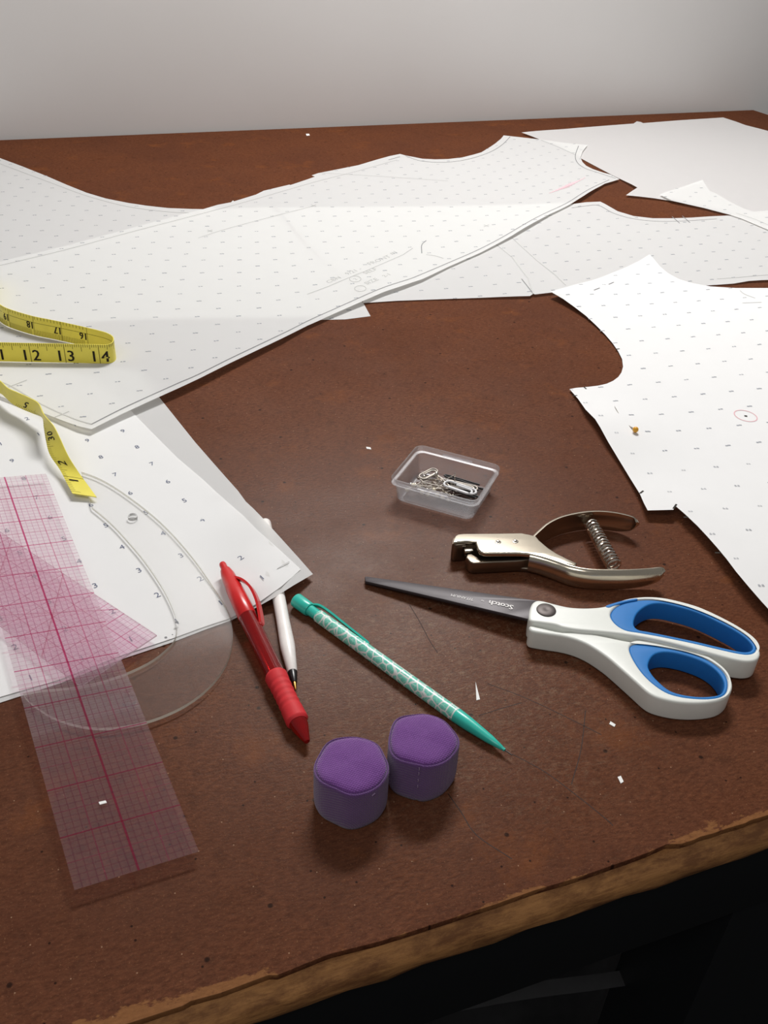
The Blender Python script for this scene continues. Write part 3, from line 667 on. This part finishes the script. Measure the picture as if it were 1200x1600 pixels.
for x, y in ((-62, 602), (-95, 594), (-112, 581), (-98, 570), (-60, 565), (0, 564.5), (50, 565.5), (103, 566.5), (150, 567.5), (170, 567.6), (178, 565), (181, 560), (179.5, 554.5), (172, 549.5), (158, 545), (117, 537), (85, 530), (54, 523.5), (20, 513), (4, 505), (-6, 494), (-9, 480), (-5, 466), (-9, 450), (-30, 442), (-70, 448)): stand(x, y, lean=(0, .10) if y < 540 else (0, .02))
lo, hi = cr(LO, 8), cr(HI, 8)
mid = [(a + b) / 2 for a, b in zip(lo, hi)]; S = [0.0]
for a, b in zip(mid[:-1], mid[1:]): S.append(S[-1] + (b - a).length)
def ribbon(s, t, e):
    s = max(0, min(S[-1] - 1e-4, s)); i = 0
    lo_, hi_ = 0, len(S) - 1
    while hi_ - lo_ > 1:
        m_ = (lo_ + hi_) // 2
        if S[m_] <= s: lo_ = m_
        else: hi_ = m_
    i = lo_; k = (s - S[i]) / max(1e-9, S[i + 1] - S[i])
    a = lo[i].lerp(lo[i + 1], k); b = hi[i].lerp(hi[i + 1], k); tv = (mid[i + 1] - mid[i]); nv = tv.cross(b - a).normalized()
    return a.lerp(b, t) + nv * e
def s_at(x, y, z=.45, near=None):
    "arc length of the tape whose centre line shows at this pixel"
    best = None
    for i, p in enumerate(mid):
        if near and not (near[0] <= S[i] <= near[1]): continue
        q = p - Vector((0, 0, CAMH)); d = q.dot(_fw); px_, py_ = 600 + F * q.dot(_r2) / d, 800 - F * q.dot(_u2) / d
        e = (px_ - x) ** 2 + (py_ - y) ** 2
        if best is None or e < best[0]: best = (e, S[i])
    return best[1]
tp = thing('measuring_tape', 'yellow measuring tape looping in from the left edge over the pattern paper', 'tape measure', at(60, 600, .14))
mb = MB()
for i in range(len(lo)):
    nv = (mid[min(i + 1, len(mid) - 1)] - mid[max(i - 1, 0)]).cross(hi[i] - lo[i]).normalized() * .011
    mb.v += [lo[i] - nv, hi[i] - nv, hi[i] + nv, lo[i] + nv]
for i in range(len(lo) - 1):
    for k in range(4): mb.f.append((i * 4 + k, i * 4 + (k + 1) % 4, (i + 1) * 4 + (k + 1) % 4, (i + 1) * 4 + k))
mb.f += [(3, 2, 1, 0), tuple(len(mb.v) - 4 + k for k in range(4))]
mb.obj('tape_band', M['tape'], tp)
s12, s13, s14 = s_at(50, 550), s_at(103, 551), s_at(154, 552)
sfold = s_at(178, 545)
# find which side of the band faces the camera on the front strand
probe = ribbon(s13, .5, 1) - ribbon(s13, .5, 0); SG = -1 if probe.dot(Vector((0, 1, 0))) > 0 else 1
ink = MB(); ticks = MB()
def tape_txt(txt, s, t, size, flip, side):
    "flip False: reads along s with its top at HI; True: top at LO"
    gv, gf = glyphs(txt); k = -1 if flip else 1
    for off in (-.009, .009): ink.add([ribbon(s + x * size + off, t + k * y * size / .62, side * (.019 + off * .1)) for x, y in gv], gf)
def tick(s, ta, tb, wd, side): ticks.quad(*[ribbon(s + d, t, side * .014) for d, t in ((-wd, ta), (wd, ta), (wd, tb), (-wd, tb))])
unit = (s14 - s12) / 2
for n_ in range(10, 15):
    s = s12 + (n_ - 12) * unit
    d = .19
    tape_txt(str(n_)[0], s - .165, .38, .35, False, SG); tape_txt(str(n_)[1], s + .18, .38, .35, False, SG); tick(s, 0, 1, .010, SG)
    for k in range(1, 16): tick(s + unit * k / 16, .62 if k == 8 else (.74 if k % 4 == 0 else .84), 1.0, .008, SG)
for n_, (x, y) in ((16, (133, 530)), (17, (92, 519)), (18, (50, 508)), (19, (10, 496))):
    s = s_at(x, y, near=(sfold, 99)); tape_txt(str(n_), s, .5, .22, True, -SG); tick(s - .14, 0, 1, .008, -SG)
    for k in range(16): tick(s + k / 16, 0, .30, .007, -SG)
    for k in range(8): tick(s + k / 8, .84, 1, .008, -SG)
se = sfold
while se < S[-1] - .2: ticks.quad(*[ribbon(se + d, t, -SG * .013) for d, t in ((0, .66), (.2, .66), (.2, .68), (0, .68))]); se += .2
for txt, (x, y), fl in (('1', (119, 751), True), ('2', (101, 724), True), ('3', (84, 684), True), ('0', (86, 676), True), ('5', (42, 632), True)):
    s = s_at(x, y, near=(0, 9)); tape_txt(txt, s, .42, .28, fl, 1); tape_txt(txt, s, .42, .28, fl, -1)
for n_ in range(0, 60):
    s = .1 + n_ / 12
    for sd in (1, -1): tick(s, 0, .22 if n_ % 6 else .4, .006, sd)
s = s_at(113, 747, near=(0, 9)); tick(s, 0, 1, .008, 1); tick(s, 0, 1, .008, -1)
ink.obj('numerals', M['black_ink'], tp, smooth=False)['kind'] = 'stuff'; ticks.obj('graduations', M['tape_edge'], tp, smooth=False)['kind'] = 'stuff'

# ------------------------------------------------------------------ pens and pencil
def axis(p0, p1, z0, z1):
    a, b = at(*p0, z0), at(*p1, z1); L = (b - a).length; t = (b - a) / L
    def d(x, y):                      # distance along the pen at the pixel of its axis
        best = (9e9, 0)
        for k in range(401):
            p = a + t * (L * k / 400); q = p - Vector((0, 0, CAMH)); dd = q.dot(_fw); X, Y = 600 + F * q.dot(_r2) / dd, 800 - F * q.dot(_u2) / dd
            e = (X - x) ** 2 + (Y - y) ** 2
            if e < best[0]: best = (e, L * k / 400)
        return best[1]
    return a, b, L, t, d
a, b, L, t, d = axis((347, 880), (480, 1159), .40, .19)
rp = thing('ballpoint_pen', 'red retractable ballpoint pen with rubber grip, lying across the numbered paper', 'pen', (a + b) / 2 - Vector((0, 0, .28)))
dm = d(387, 964); d1, d2, d3, d4, d5 = d(352, 892), d(358, 905), d(368, 915), d(434, 1053), d(466, 1130)
MB().lathe(a, b, [(0, .03), (.02, .068), (.06, .078), (d1 + .1, .078)], 24).obj('click_button', M['red'], rp)
MB().lathe(a, b, [(d1 - .02, .09), (d1, .115), (d1 + .18, .15), (d3, .168), (d3 + .012, .176), (d3 + .5, .19), (dm, .194), (dm + .01, .188)], 32).obj('cap_collar', M['red'], rp)
MB().lathe(a, b, [(dm - .01, .192), (dm + .6, .186), (d4 - .25, .186), (d4 + .02, .19)], 32).obj('barrel', M['redclear'], rp)
pr = [(d4 - .01, .185), (d4 + .03, .208)]
for k in range(60):
    q = k / 59; rib = .010 * (.5 + .5 * math.cos(k * 2 * math.pi / 7.5)) if 8 < k < 46 else .008
    pr.append((d4 + .05 + (d5 - d4 - .1) * q, .212 - .016 * math.sin(math.pi * q) - .008 * q + rib))
pr += [(d5 - .02, .19), (d5, .178)]
MB().lathe(a, b, pr, 32).obj('rubber_grip', M['grip'], rp)
MB().lathe(a, b, [(d5 - .01, .172), (d5 + .1, .16), (d5 + .25, .115), (L - .03, .062), (L, .05), (L + .01, .02)], 32).obj('tip_cone', M['redclear'], rp)
sd = t.cross(Vector((0, 0, 1))).normalized()
if sd.x < 0: sd = -sd
up_ = sd.cross(t).normalized(); up_ = up_ if up_.z > 0 else -up_
dirc = (sd * .86 + up_ * .5).normalized(); flat = t.cross(dirc)
prf = cr([(d3 - .22, .12), (d3 + .02, .27), (d3 + .35, .36), (d3 + .75, .36), (d3 + 1.10, .30), (d3 + 1.34, .24), (d3 + 1.42, .20)], 6); mb = MB()
for i, (dd, rr) in enumerate(prf):
    wd = .075 if i < len(prf) - 6 else .075 * (1 - .5 * (i - len(prf) + 6) / 6); c = a + t * dd; mb.v += [c + dirc * rr + flat * wd, c + dirc * rr - flat * wd, c + dirc * (rr - .055) - flat * wd, c + dirc * (rr - .055) + flat * wd]
for i in range(len(prf) - 1):
    for k in range(4): mb.f.append((i * 4 + k, i * 4 + (k + 1) % 4, i * 4 + 4 + (k + 1) % 4, i * 4 + 4 + k))
mb.f += [(3, 2, 1, 0), tuple(len(mb.v) - 4 + k for k in range(4))]; mb.obj('pocket_clip', M['red'], rp)

a, b, L, t, d = axis((414, 816), (462, 1078), .15, .12)
wp = thing('stick_pen', 'white stick pen with black tip, half hidden under the paper corner', 'pen', (a + b) / 2 - Vector((0, 0, .13)))
e1, e2, e3 = d(449, 1012), d(458, 1050), d(460, 1067)
MB().lathe(a, b, [(0, .10), (.02, .13), (.06, .14), (e1 - .8, .138), (e1 - .1, .15), (e1, .148), (e2, .098), (e2 + .01, .09)], 28).obj('barrel', M['whitep'], wp)
MB().lathe(a, b, [(e2, .092), (e2 + .02, .096), (e3 - .05, .062), (e3, .05)], 24).obj('tip_holder', M['blackp'], wp)
MB().lathe(a, b, [(e3 - .02, .042), (L - .05, .026), (L, .012)], 16).obj('point', M['gold'], wp)

a, b, L, t, d = axis((462, 937), (800, 1180), .165, .12)
tq = thing('mechanical_pencil', 'teal mechanical pencil with white mosaic-print barrel, beside the purple weights', 'pencil', (a + b) / 2 - Vector((0, 0, .14)))
f1, f2, f3, f4, f5 = d(484, 953), d(497, 962), d(503, 966), d(716, 1113), d(789, 1172)
MB().lathe(a, b, [(-.03, .06), (-.02, .10), (.02, .11)], 24).obj('eraser', M['eraser'], tq)
MB().lathe(a, b, [(0, .12), (.015, .150), (.03, .158), (f1 - .03, .152), (f1, .14)], 32).obj('end_cap', M['teal'], tq)
MB().lathe(a, b, [(f1 - .01, .115), (f2, .115), (f2 + .01, .12)], 28).obj('collar', M['teal'], tq)
MB().lathe(a, b, [(f2, .12), (f2 + .02, .137), (f4 - .02, .14), (f4, .138)], 36).obj('printed_barrel', M['mosaic'], tq)
MB().lathe(a, b, [(f4 - .005, .137), (f4 + .01, .141), (f4 + .3, .128), (f5 - .35, .085), (f5 - .08, .042), (f5 - .07, .034), (f5, .030)], 32).obj('nose_cone', M['teal'], tq)
MB().lathe(a, b, [(f5 - .02, .012), (L, .010)], 10).obj('lead', M['graphite'], tq)
sd = t.cross(Vector((0, 0, 1))).normalized(); sd = sd if sd.y > 0 else -sd
dirc = (sd * .9 + Vector((0, 0, 1)) * .42).normalized(); flat = t.cross(dirc); mb = MB()
fe = d(572, 1014)
prf = cr([(f1 - .02, .135), (f1 + .12, .21), (f1 + .4, .225), ((f1 + fe) / 2, .205), (fe - .12, .17), (fe, .15)], 5)
for i, (dd, rr) in enumerate(prf):
    c = a + t * dd; mb.v += [c + dirc * rr + flat * .06, c + dirc * rr - flat * .06, c + dirc * (rr - .04) - flat * .06, c + dirc * (rr - .04) + flat * .06]
for i in range(len(prf) - 1):
    for k in range(4): mb.f.append((i * 4 + k, i * 4 + (k + 1) % 4, i * 4 + 4 + (k + 1) % 4, i * 4 + 4 + k))
mb.f += [(3, 2, 1, 0), tuple(len(mb.v) - 4 + k for k in range(4))]; mb.obj('pocket_clip', M['teal'], tq)

# ------------------------------------------------------------------ purple pattern weights
def weight(c, r, h, label, ph, seam):
    o = thing('pattern_weight', label, 'weight', (c[0], c[1], 0), 'purple fabric weights')
    n = 72; rad = lambda a: r * (1 + .026 * math.cos(5 * a + ph) + .020 * math.cos(3 * a + 2 * ph) + .008 * math.cos(8 * a))
    pr = [(0, .90), (.02, .95), (.10, .985), (.25, 1.0), (.5, 1.0), (.75, .995), (.90, 1.0), (.965, .995), (.99, .97), (.985, .945), (.955, .93)]
    mb = MB()
    for z, k in pr:
        for i in range(n):
            a = 2 * math.pi * i / n; q = rad(a) * k
            if seam is not None: q *= 1 - .03 * math.exp(-(((a - seam + math.pi) % (2 * math.pi) - math.pi) / .06) ** 2)
            mb.v.append(Vector((c[0] + q * math.cos(a), c[1] + q * math.sin(a), z * h * (1 + (.025 * math.sin(3 * a + ph) if z > .8 else 0)))))
    for j in range(len(pr) - 1):
        for i in range(n): l = (i + 1) % n; mb.f.append((j * n + i, j * n + l, (j + 1) * n + l, (j + 1) * n + i))
    mb.f.append(tuple(range(n - 1, -1, -1)))
    mb.obj('side_panel', M['purple_shaded'], o, angle=180)
    mb = MB(); rings = [(.93, .955), (.925, .99), (.89, 1.02), (.75, 1.045), (.5, 1.06), (.25, 1.068), (.02, 1.07)]
    for k, z in rings:
        for i in range(n):
            a = 2 * math.pi * i / n; q = rad(a) * k; mb.v.append(Vector((c[0] + q * math.cos(a), c[1] + q * math.sin(a), h * (z + .02 * math.sin(3 * a + ph) * k + .012 * math.sin(2 * a) * k))))
    for j in range(len(rings) - 1):
        for i in range(n): l = (i + 1) % n; mb.f.append((j * n + i, j * n + l, (j + 1) * n + l, (j + 1) * n + i))
    mb.f.append(tuple((len(rings) - 1) * n + i for i in range(n)))
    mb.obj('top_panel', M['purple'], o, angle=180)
    if seam is not None:
        for z in (.93, .80, .62, .45):
            q = rad(seam) * .985; s_ = Vector((c[0] + q * math.cos(seam), c[1] + q * math.sin(seam), z * h)); MB().tube([s_ + Vector((0, 0, -.035)), s_ + Vector((.004, -.012, 0)), s_ + Vector((0, 0, .035))], .010, 6).obj('stitch', M['thread'], o)
    else:
        aa = -.95; q = rad(aa) * 1.0; s_ = Vector((c[0] + q * math.cos(aa), c[1] + q * math.sin(aa), .84 * h)); MB().tube([s_, s_ + Vector((.05, .03, .03))], .012, 6).obj('lint', M['thread'], o)
    return o
weight((-.335, 9.86), .61, .93, 'left purple fabric pattern weight, nearer the table edge, smooth sided', 1.2, None)
weight((.83, 10.46), .60, .93, 'right purple fabric pattern weight with a stitched vertical seam, touching the pencil', .3, -math.pi / 2 - .1)

# ------------------------------------------------------------------ scissors
def q3(pts, z, n=4, s=3.0, o=(800, 900)): return [p for p in cr(px2([(o[0] + x / s, o[1] + y / s) for x, y in pts], z), n, True)]
scs = thing('scissors', 'closed scissors with dark blades and white handles lined in blue', 'scissors', at(860, 985, 0))
UPO = [(79, 190), (86, 145), (103, 119), (135, 113), (200, 129), (270, 144), (350, 148), (430, 141), (500, 118), (580, 102), (660, 101), (760, 119), (850, 145), (950, 185), (1040, 230), (1110, 275), (1150, 320), (1164, 360), (1150, 390), (1110, 400), (1050, 393), (960, 370), (850, 340), (700, 303), (550, 276), (430, 262), (310, 252), (240, 240), (205, 228), (140, 218), (90, 210)]
UPW = [(462, 178), (488, 142), (540, 118), (620, 107), (700, 110), (780, 126), (870, 152), (960, 192), (1050, 240), (1120, 288), (1147, 325), (1140, 352), (1110, 364), (1060, 360), (960, 338), (850, 312), (700, 281), (600, 263), (530, 250), (482, 218)]
UPB = [(572, 216), (590, 168), (640, 132), (700, 124), (780, 140), (870, 167), (960, 207), (1050, 254), (1105, 293), (1130, 325), (1125, 342), (1100, 350), (1060, 346), (960, 324), (850, 298), (700, 267), (640, 255), (590, 244)]
LOO = [(84, 232), (130, 240), (235, 262), (330, 262), (430, 281), (550, 305), (640, 314), (750, 331), (850, 356), (930, 387), (990, 428), (1022, 470), (1034, 512), (1022, 550), (985, 578), (925, 592), (850, 596), (770, 590), (690, 572), (640, 548), (585, 500), (515, 438), (440, 375), (350, 318), (260, 286), (150, 268), (90, 255)]
LOW = [(551, 340), (568, 317), (620, 312), (720, 330), (820, 350), (900, 378), (960, 415), (1000, 455), (1014, 500), (1005, 542), (975, 564), (920, 573), (850, 571), (780, 561), (720, 541), (660, 500), (610, 450), (570, 390)]
LOB = [(640, 412), (665, 366), (720, 352), (800, 364), (890, 394), (950, 430), (985, 470), (997, 507), (985, 542), (950, 556), (880, 560), (800, 550), (740, 530), (695, 495), (658, 455)]
plate('finger_handle', [q3(UPO, .58), q3(UPW, .58)], .08, .58, M['handle'], scs, bevel=.05, res=4, angle=60)
plate('finger_grip', [q3(UPW, .58), q3(UPB, .58)], .10, .555, M['blue'], scs, bevel=.035, res=3, angle=60)
plate('thumb_handle', [q3(LOO, .50), q3(LOW, .50)], .02, .50, M['handle'], scs, bevel=.05, res=4, angle=60)
plate('thumb_grip', [q3(LOW, .50), q3(LOB, .50)], .03, .475, M['blue'], scs, bevel=.035, res=3, angle=60)
# raised blue patch on the outside of the finger handle
plate('grip_patch', [q3([(440, 140), (480, 126), (530, 113), (580, 105), (586, 111), (540, 120), (490, 134), (455, 148)], .585)], .50, .588, M['blue'], scs, bevel=.01)
bl = [(570, 901), (573, 900.5)] + [(573 + 279 * k / 16, 900.5 + 39.5 * k / 16) for k in range(1, 17)] + [(852, 974), (826, 967.5)] + [(826 - 255 * k / 14, 967.5 - 59.5 * k / 14) for k in range(1, 15)]
_pv = at(853, 953, .43)
def tip_down(p):                       # the blades slope down so that their tip nearly rests on the table
    dz = -.29 * max(0, min(1.05, ((_pv - p).xy.length - .3) / 3.6)) if p.x < _pv.x else 0
    return p + (Vector((0, 0, CAMH)) - p) / (CAMH - p.z) * dz
b1 = plate('blade', [px2(bl, .43)], .37, .43, M['blade'], scs, bevel=.012, res=1, fn=tip_down)
b2 = plate('blade', [px2([(x, y + 1.5) for x, y in bl], .36)], .305, .365, M['blade'], scs, bevel=.012, res=1, fn=tip_down)
c = at(853.5, 953.5, .58)
MB().lathe(c - Vector((0, 0, .03)), c + Vector((0, 0, 1)), [(0, .205), (.03, .205), (.05, .195), (.062, .16), (.064, .06), (.058, .02)], 32).obj('pivot_screw', M['pivot'], scs)
u = (at(690, 926, .43).xy - at(800, 950.5, .43).xy).normalized(); v = Vector((-u.y, u.x))
for txt, (hx, hy), sz in (('Scotch', (783, 945.5), .135), ('\u2122', (754.5, 938), .06), ('TITANIUM', (722, 933.5), .074)):
    gv, gf = glyphs(txt); p0 = at(hx, hy, .43).xy
    bold = (0, .012) if txt == 'Scotch' else (0,)
    mb = MB()
    for off in bold: mb.add([tip_down(Vector((*(p0 + u * (x * sz + off) + v * (y * sz * 1.05)), .4345 + off * .01))) for x, y in gv], gf)
    mb.obj('lettering', M['logo'], b1, smooth=False)

# ------------------------------------------------------------------ hole punch
def pc(pts, z, n=3, closed=True): return cr(px2([(680 + x / 3.158, 780 + y / 3.158) for x, y in pts], z), n, closed)
def pcl(pts, z): return px2([(680 + x / 3.158, 780 + y / 3.158) for x, y in pts], z)
hp = thing('hole_punch', 'nickel-plated hand hole punch with coil spring, lying behind the scissors', 'hole punch', at(800, 880, 0))
body = [(88, 214), (90, 196), (98, 180), (112, 171), (140, 168), (300, 167), (425, 165), (462, 172), (498, 181), (516, 203), (560, 240), (600, 266), (650, 291), (700, 314), (690, 330), (620, 309), (560, 286), (500, 272), (420, 265), (250, 265), (226, 260), (211, 246), (204, 225), (201, 208), (160, 206), (115, 210)]
plate('jaw_plate', [pcl(body, .56)], .44, .56, M['chrome'], hp, bevel=.035, res=3, angle=50)
plate('jaw_plate', [pcl(body, .56)], .03, .14, M['chrome_dk'], hp, bevel=.03, res=2, angle=50)
def wall_strip(name, path, z0s, z1s, th, mat, bulge=0.0, n=5):
    "upright curved wall with a rounded section; path is a list of xy"
    P = cr([Vector((p[0], p[1])) for p in path], n); m = len(P); Z0 = [q[0] for q in cr([Vector((a_, 0)) for a_ in z0s], n)]; Z1 = [q[0] for q in cr([Vector((a_, 0)) for a_ in z1s], n)]
    sec = []; K_ = 8
    for k in range(K_ + 1): sec.append((k / K_, 1))
    for k in range(K_, -1, -1): sec.append((k / K_, -1))
    mb = MB(); ns = len(sec)
    for i, p in enumerate(P):
        tt = (P[min(i + 1, m - 1)] - P[max(i - 1, 0)]).normalized(); nn = Vector((-tt.y, tt.x))
        for zt, sd_ in sec:
            off = bulge * math.sin(math.pi * zt) + sd_ * th / 2 * (1 - .55 * abs(2 * zt - 1) ** 6)
            q = p + nn * off; mb.v.append(Vector((q.x, q.y, Z0[i] + (Z1[i] - Z0[i]) * zt)))
    for i in range(m - 1):
        for k in range(ns): l = (k + 1) % ns; mb.f.append((i * ns + k, i * ns + l, (i + 1) * ns + l, (i + 1) * ns + k))
    mb.f += [tuple(range(ns - 1, -1, -1)), tuple((m - 1) * ns + k for k in range(ns))]
    return mb.obj(name, mat, hp, angle=60)
wall_strip('jaw_spine', pcl([(90, 214), (94, 190), (112, 175), (145, 172), (300, 171), (430, 169), (480, 178)], .56), [.04] * 7, [.52] * 7, .06, M['chrome_dk'])
wall_strip('jaw_front', pcl([(91, 206), (97, 217), (125, 215), (150, 212)], .54), [.04] * 4, [.50] * 4, .05, M['chrome_dk'])
wall_strip('lever', pcl([(486, 182), (520, 150), (560, 117), (620, 88), (700, 68), (780, 59), (860, 62), (930, 74), (980, 90), (997, 104)], .56), [.06, .05, .04, .03, .03, .03, .03, .06, .18, .36], [.56] * 9 + [.50], .095, M['chrome'], .05)
wall_strip('lever', pcl([(470, 268), (530, 282), (600, 304), (680, 332), (760, 346), (860, 350), (960, 349), (1060, 343), (1118, 338), (1137, 346)], .56), [.06, .05, .03, .02, .02, .02, .03, .08, .20, .38], [.56] * 9 + [.50], .095, M['chrome'], -.07)
plate('lower_jaw', [pcl([(152, 286), (158, 270), (178, 268), (200, 280), (225, 291), (330, 288), (470, 279), (476, 296), (400, 304), (300, 309), (190, 314), (172, 308)], .36)], .05, .36, M['chrome_dk'], hp, bevel=.03, res=3)
plate('punch_pin', [pcl([(140, 246), (185, 243), (188, 256), (146, 260)], .40)], .30, .42, M['steel'], hp, bevel=.02)
for x, y in ((310, 211), (395, 208)):
    c = at(680 + x / 3.158, 780 + y / 3.158, .56)
    MB().lathe(c - Vector((0, 0, .02)), c + Vector((0, 0, 1)), [(0, .075), (.025, .07), (.03, .055), (.03, .045), (.05, .04), (.058, .02)], 20).obj('rivet', M['steel'], hp)
a_, b_ = at(680 + 766 / 3.158, 780 + 118 / 3.158, .32), at(680 + 884 / 3.158, 780 + 332 / 3.158, .32)
t = (b_ - a_).normalized(); L = (b_ - a_).length; uu = t.cross(Vector((0, 0, 1))).normalized(); vv = t.cross(uu); turns = 15; pts = []
for k in range(turns * 14 + 1):
    an = 2 * math.pi * k / 14; pts.append(a_ + t * (L * k / (turns * 14)) + (uu * math.cos(an) + vv * math.sin(an)) * (.145 + .012 * k / (turns * 14)))
MB().tube(pts, .029, 8).obj('coil_spring', M['steel'], hp)

# ------------------------------------------------------------------ clear box with pins and clips
RZ = .70
P00, P10, P01 = at(607, 748, RZ).xy, at(746, 786, RZ).xy, at(637, 689, RZ).xy
bx = (P10 - P00).normalized(); by = Vector((-bx.y, bx.x)); BW = (P10 - P00).length; BD = (P01 - P00).dot(by); skew = 0
bc = P00 + bx * BW / 2 + by * BD / 2
def bl_(x, y, z): p = bc + bx * x + by * y; return Vector((p.x, p.y, z))
def rrect(w_, d_, r, n=6):
    out = []
    for cx, cy, a0 in ((1, 1, 0), (-1, 1, 90), (-1, -1, 180), (1, -1, 270)):
        for k in range(n + 1):
            an = math.radians(a0 + 90 * k / n); out.append((cx * (w_ / 2 - r) + r * math.cos(an), cy * (d_ / 2 - r) + r * math.sin(an)))
    return out
bxo = thing('plastic_box', 'small open milky plastic box holding pins and clips, behind the hole punch', 'box', (bc.x, bc.y, 0))
rings = [(.26, .0, .16), (.18, .015, .18), (.14, .06, .19), (.09, RZ - .19, .2), (.085, RZ - .175, .2), (.01, RZ - .165, .22), (.0, RZ - .15, .22), (.0, RZ - .01, .22), (.015, RZ, .215), (.045, RZ, .20), (.055, RZ - .015, .2), (.055, RZ - .13, .19), (.13, RZ - .14, .16), (.175, .08, .14), (.24, .05, .12)]
mb = MB(); n = 28
for ins, z, r in rings: mb.v += [bl_(x, y, z) for x, y in rrect(BW - 2 * ins, BD - 2 * ins, r)]
for j in range(len(rings) - 1):
    for i in range(n): l = (i + 1) % n; mb.f.append((j * n + i, j * n + l, (j + 1) * n + l, (j + 1) * n + i))
mb.f += [tuple(range(n - 1, -1, -1)), tuple((len(rings) - 1) * n + i for i in range(n))]
mb.obj('box_shell', M['milky'], bxo)
for sy in (1, -1):
    v_, f_ = plate_mesh([rrect(.82, .06, .025)], RZ - .12, RZ - .07, .01); mobj('latch_ledge', [bl_(p.x - .02, p.y + sy * (BD / 2 - .075), p.z) for p in v_], f_, M['milky'], bxo)
def pin(x, y, z, an, ln, tilt, hr, label, mat):
    d_ = Vector((bx.x, bx.y, 0)) * math.cos(an) * math.cos(tilt) + Vector((by.x, by.y, 0)) * math.sin(an) * math.cos(tilt) + Vector((0, 0, math.sin(tilt)))
    p0 = bl_(x, y, z); p1 = p0 + d_ * ln
    o = thing('dressmaking_pin', label, 'pin', p0, 'loose pins in the clear box')
    MB().tube([p0, p0.lerp(p1, .9), p1], [.014, .014, .003], 6).obj('shaft', M['steel'], o); MB().sphere(p0, hr, 8).obj('head', mat, o)
R_ = random.Random(5)
for k in range(20):
    an = R_.uniform(-.9, .9) + (math.pi if k % 3 == 0 else 0); x = R_.uniform(-.80, -.15) if k % 3 else R_.uniform(-.1, .35); y = R_.uniform(-.38, .30); z = .10 + .014 * k
    ln = R_.uniform(.55, .80)
    ex, ey = x + ln * math.cos(an), y + ln * math.sin(an)
    if abs(ex) > .86 or abs(ey) > .44: an = math.atan2(-y * .5, -x); 
    pin(x, y, z, an, ln, R_.uniform(-.02, .10), .055 if k % 2 else .035, 'silver dressmaking pin loose in the clear box', M['steel'])
for k in range(9):
    pin(-.86 + .135 * k, -.40 + .05 * (k % 3), .13 + .05 * ((k * 7) % 4), 1.2 - .25 * (k % 5), .60, .03, .062, 'pearl-headed pin with its head against the front wall of the clear box', M['pearl'])
for k, (x, y, an, tl_) in enumerate(((-.30, .02, .55, .50), (.28, -.10, 1.9, .50), (-.62, .22, -.4, .35))):
    pin(x, y, .20, an, .62, tl_, .02, ('silver pin jutting up to the right in the clear box', 'silver pin leaning back to a point in the clear box', 'silver pin slanting at the back left of the clear box')[k], M['steel'])
def paperclip(x, y, z, an, ln, wd, mat, label, r=.022):
    def loc(a_, b_): ca, sa = math.cos(an), math.sin(an); return bl_(x + ca * a_ - sa * b_, y + sa * a_ + ca * b_, z)
    pts = [loc(-ln * .30, -wd * .30)]
    def arc(cx, cy, rr, s_, e_, n_=8):
        for k in range(n_ + 1): a_ = math.radians(s_ + (e_ - s_) * k / n_); pts.append(loc(cx + rr * math.cos(a_), cy + rr * math.sin(a_)))
    arc(ln * .5 - wd * .40, wd * .10, wd * .40, -90, 90); arc(-ln * .5 + wd * .45, wd * .05, wd * .45, 90, 270); arc(ln * .5 - wd * .62, wd * -.06, wd * .33, -90, 90); pts.append(loc(-ln * .15, wd * .27))
    o = MB().tube(pts, r, 6).obj('paper_clip', mat, None); tag(o, label, 'paper clip', 'paper clips in the clear box'); return o
paperclip(.42, -.10, .40, -.12, .86, .30, M['clipwhite'], 'white paper clip on top of the heap in the clear box', .028)
paperclip(.40, .12, .33, .05, .80, .26, M['steel'], 'silver paper clip behind the white one in the clear box')
paperclip(-.52, .20, .37, 1.2, .60, .26, M['steel'], 'silver paper clip at the left end of the clear box')
def hairpin(x, y, z, an, ln, label):
    def loc(a_, b_, dz=0): ca, sa = math.cos(an), math.sin(an); return bl_(x + ca * a_ - sa * b_, y + sa * a_ + ca * b_, z + dz)
    pts = [loc(ln / 2, .05), loc(0, .045), loc(-ln / 2 + .06, .04), loc(-ln / 2, 0), loc(-ln / 2 + .06, -.04), loc(-ln * .2, -.04), loc(0, -.02), loc(ln * .2, -.04), loc(ln / 2 - .1, -.03)]
    o = MB().tube(cr(pts, 3), .026, 6).obj('hairpin', M['blackp'], None); tag(o, label, 'hairpin', 'black hairpins in the clear box')
for k, (x, y, z, an) in enumerate(((.30, .40, .30, -.06), (.44, .28, .26, .03), (.48, -.02, .24, -.12), (.50, -.26, .18, .06), (.34, .18, .20, -.2))):
    hairpin(x, y, z, an, .95, ('black hairpin against the back wall of the clear box', 'black hairpin second from the back of the clear box', 'black hairpin under the white paper clip', 'black hairpin nearest the front of the clear box', 'black hairpin low in the middle of the clear box')[k])

# ------------------------------------------------------------------ yellow-headed pin in the right pattern piece
hd = Fs.on(992, 676) + Vector((0, 0, .10))
yp = thing('straight_pin', 'straight pin with a yellow head stuck through the right pattern piece', 'pin', Fs.on(992, 676))
MB().sphere(hd, .085, 10).obj('head', M['pinhead'], yp)
e1, e2, e3 = Fs.on(984, 666) + Vector((0, 0, -.012)), Fs.on(966, 645) + Vector((0, 0, -.012)), Fs.on(960, 636) + Vector((0, 0, .03))
MB().tube([hd, e1, (e1 + e2) / 2 + Vector((0, 0, -.035)), e2, e3], [.018, .018, .016, .016, .004], 6).obj('shaft', M['steel'], yp)
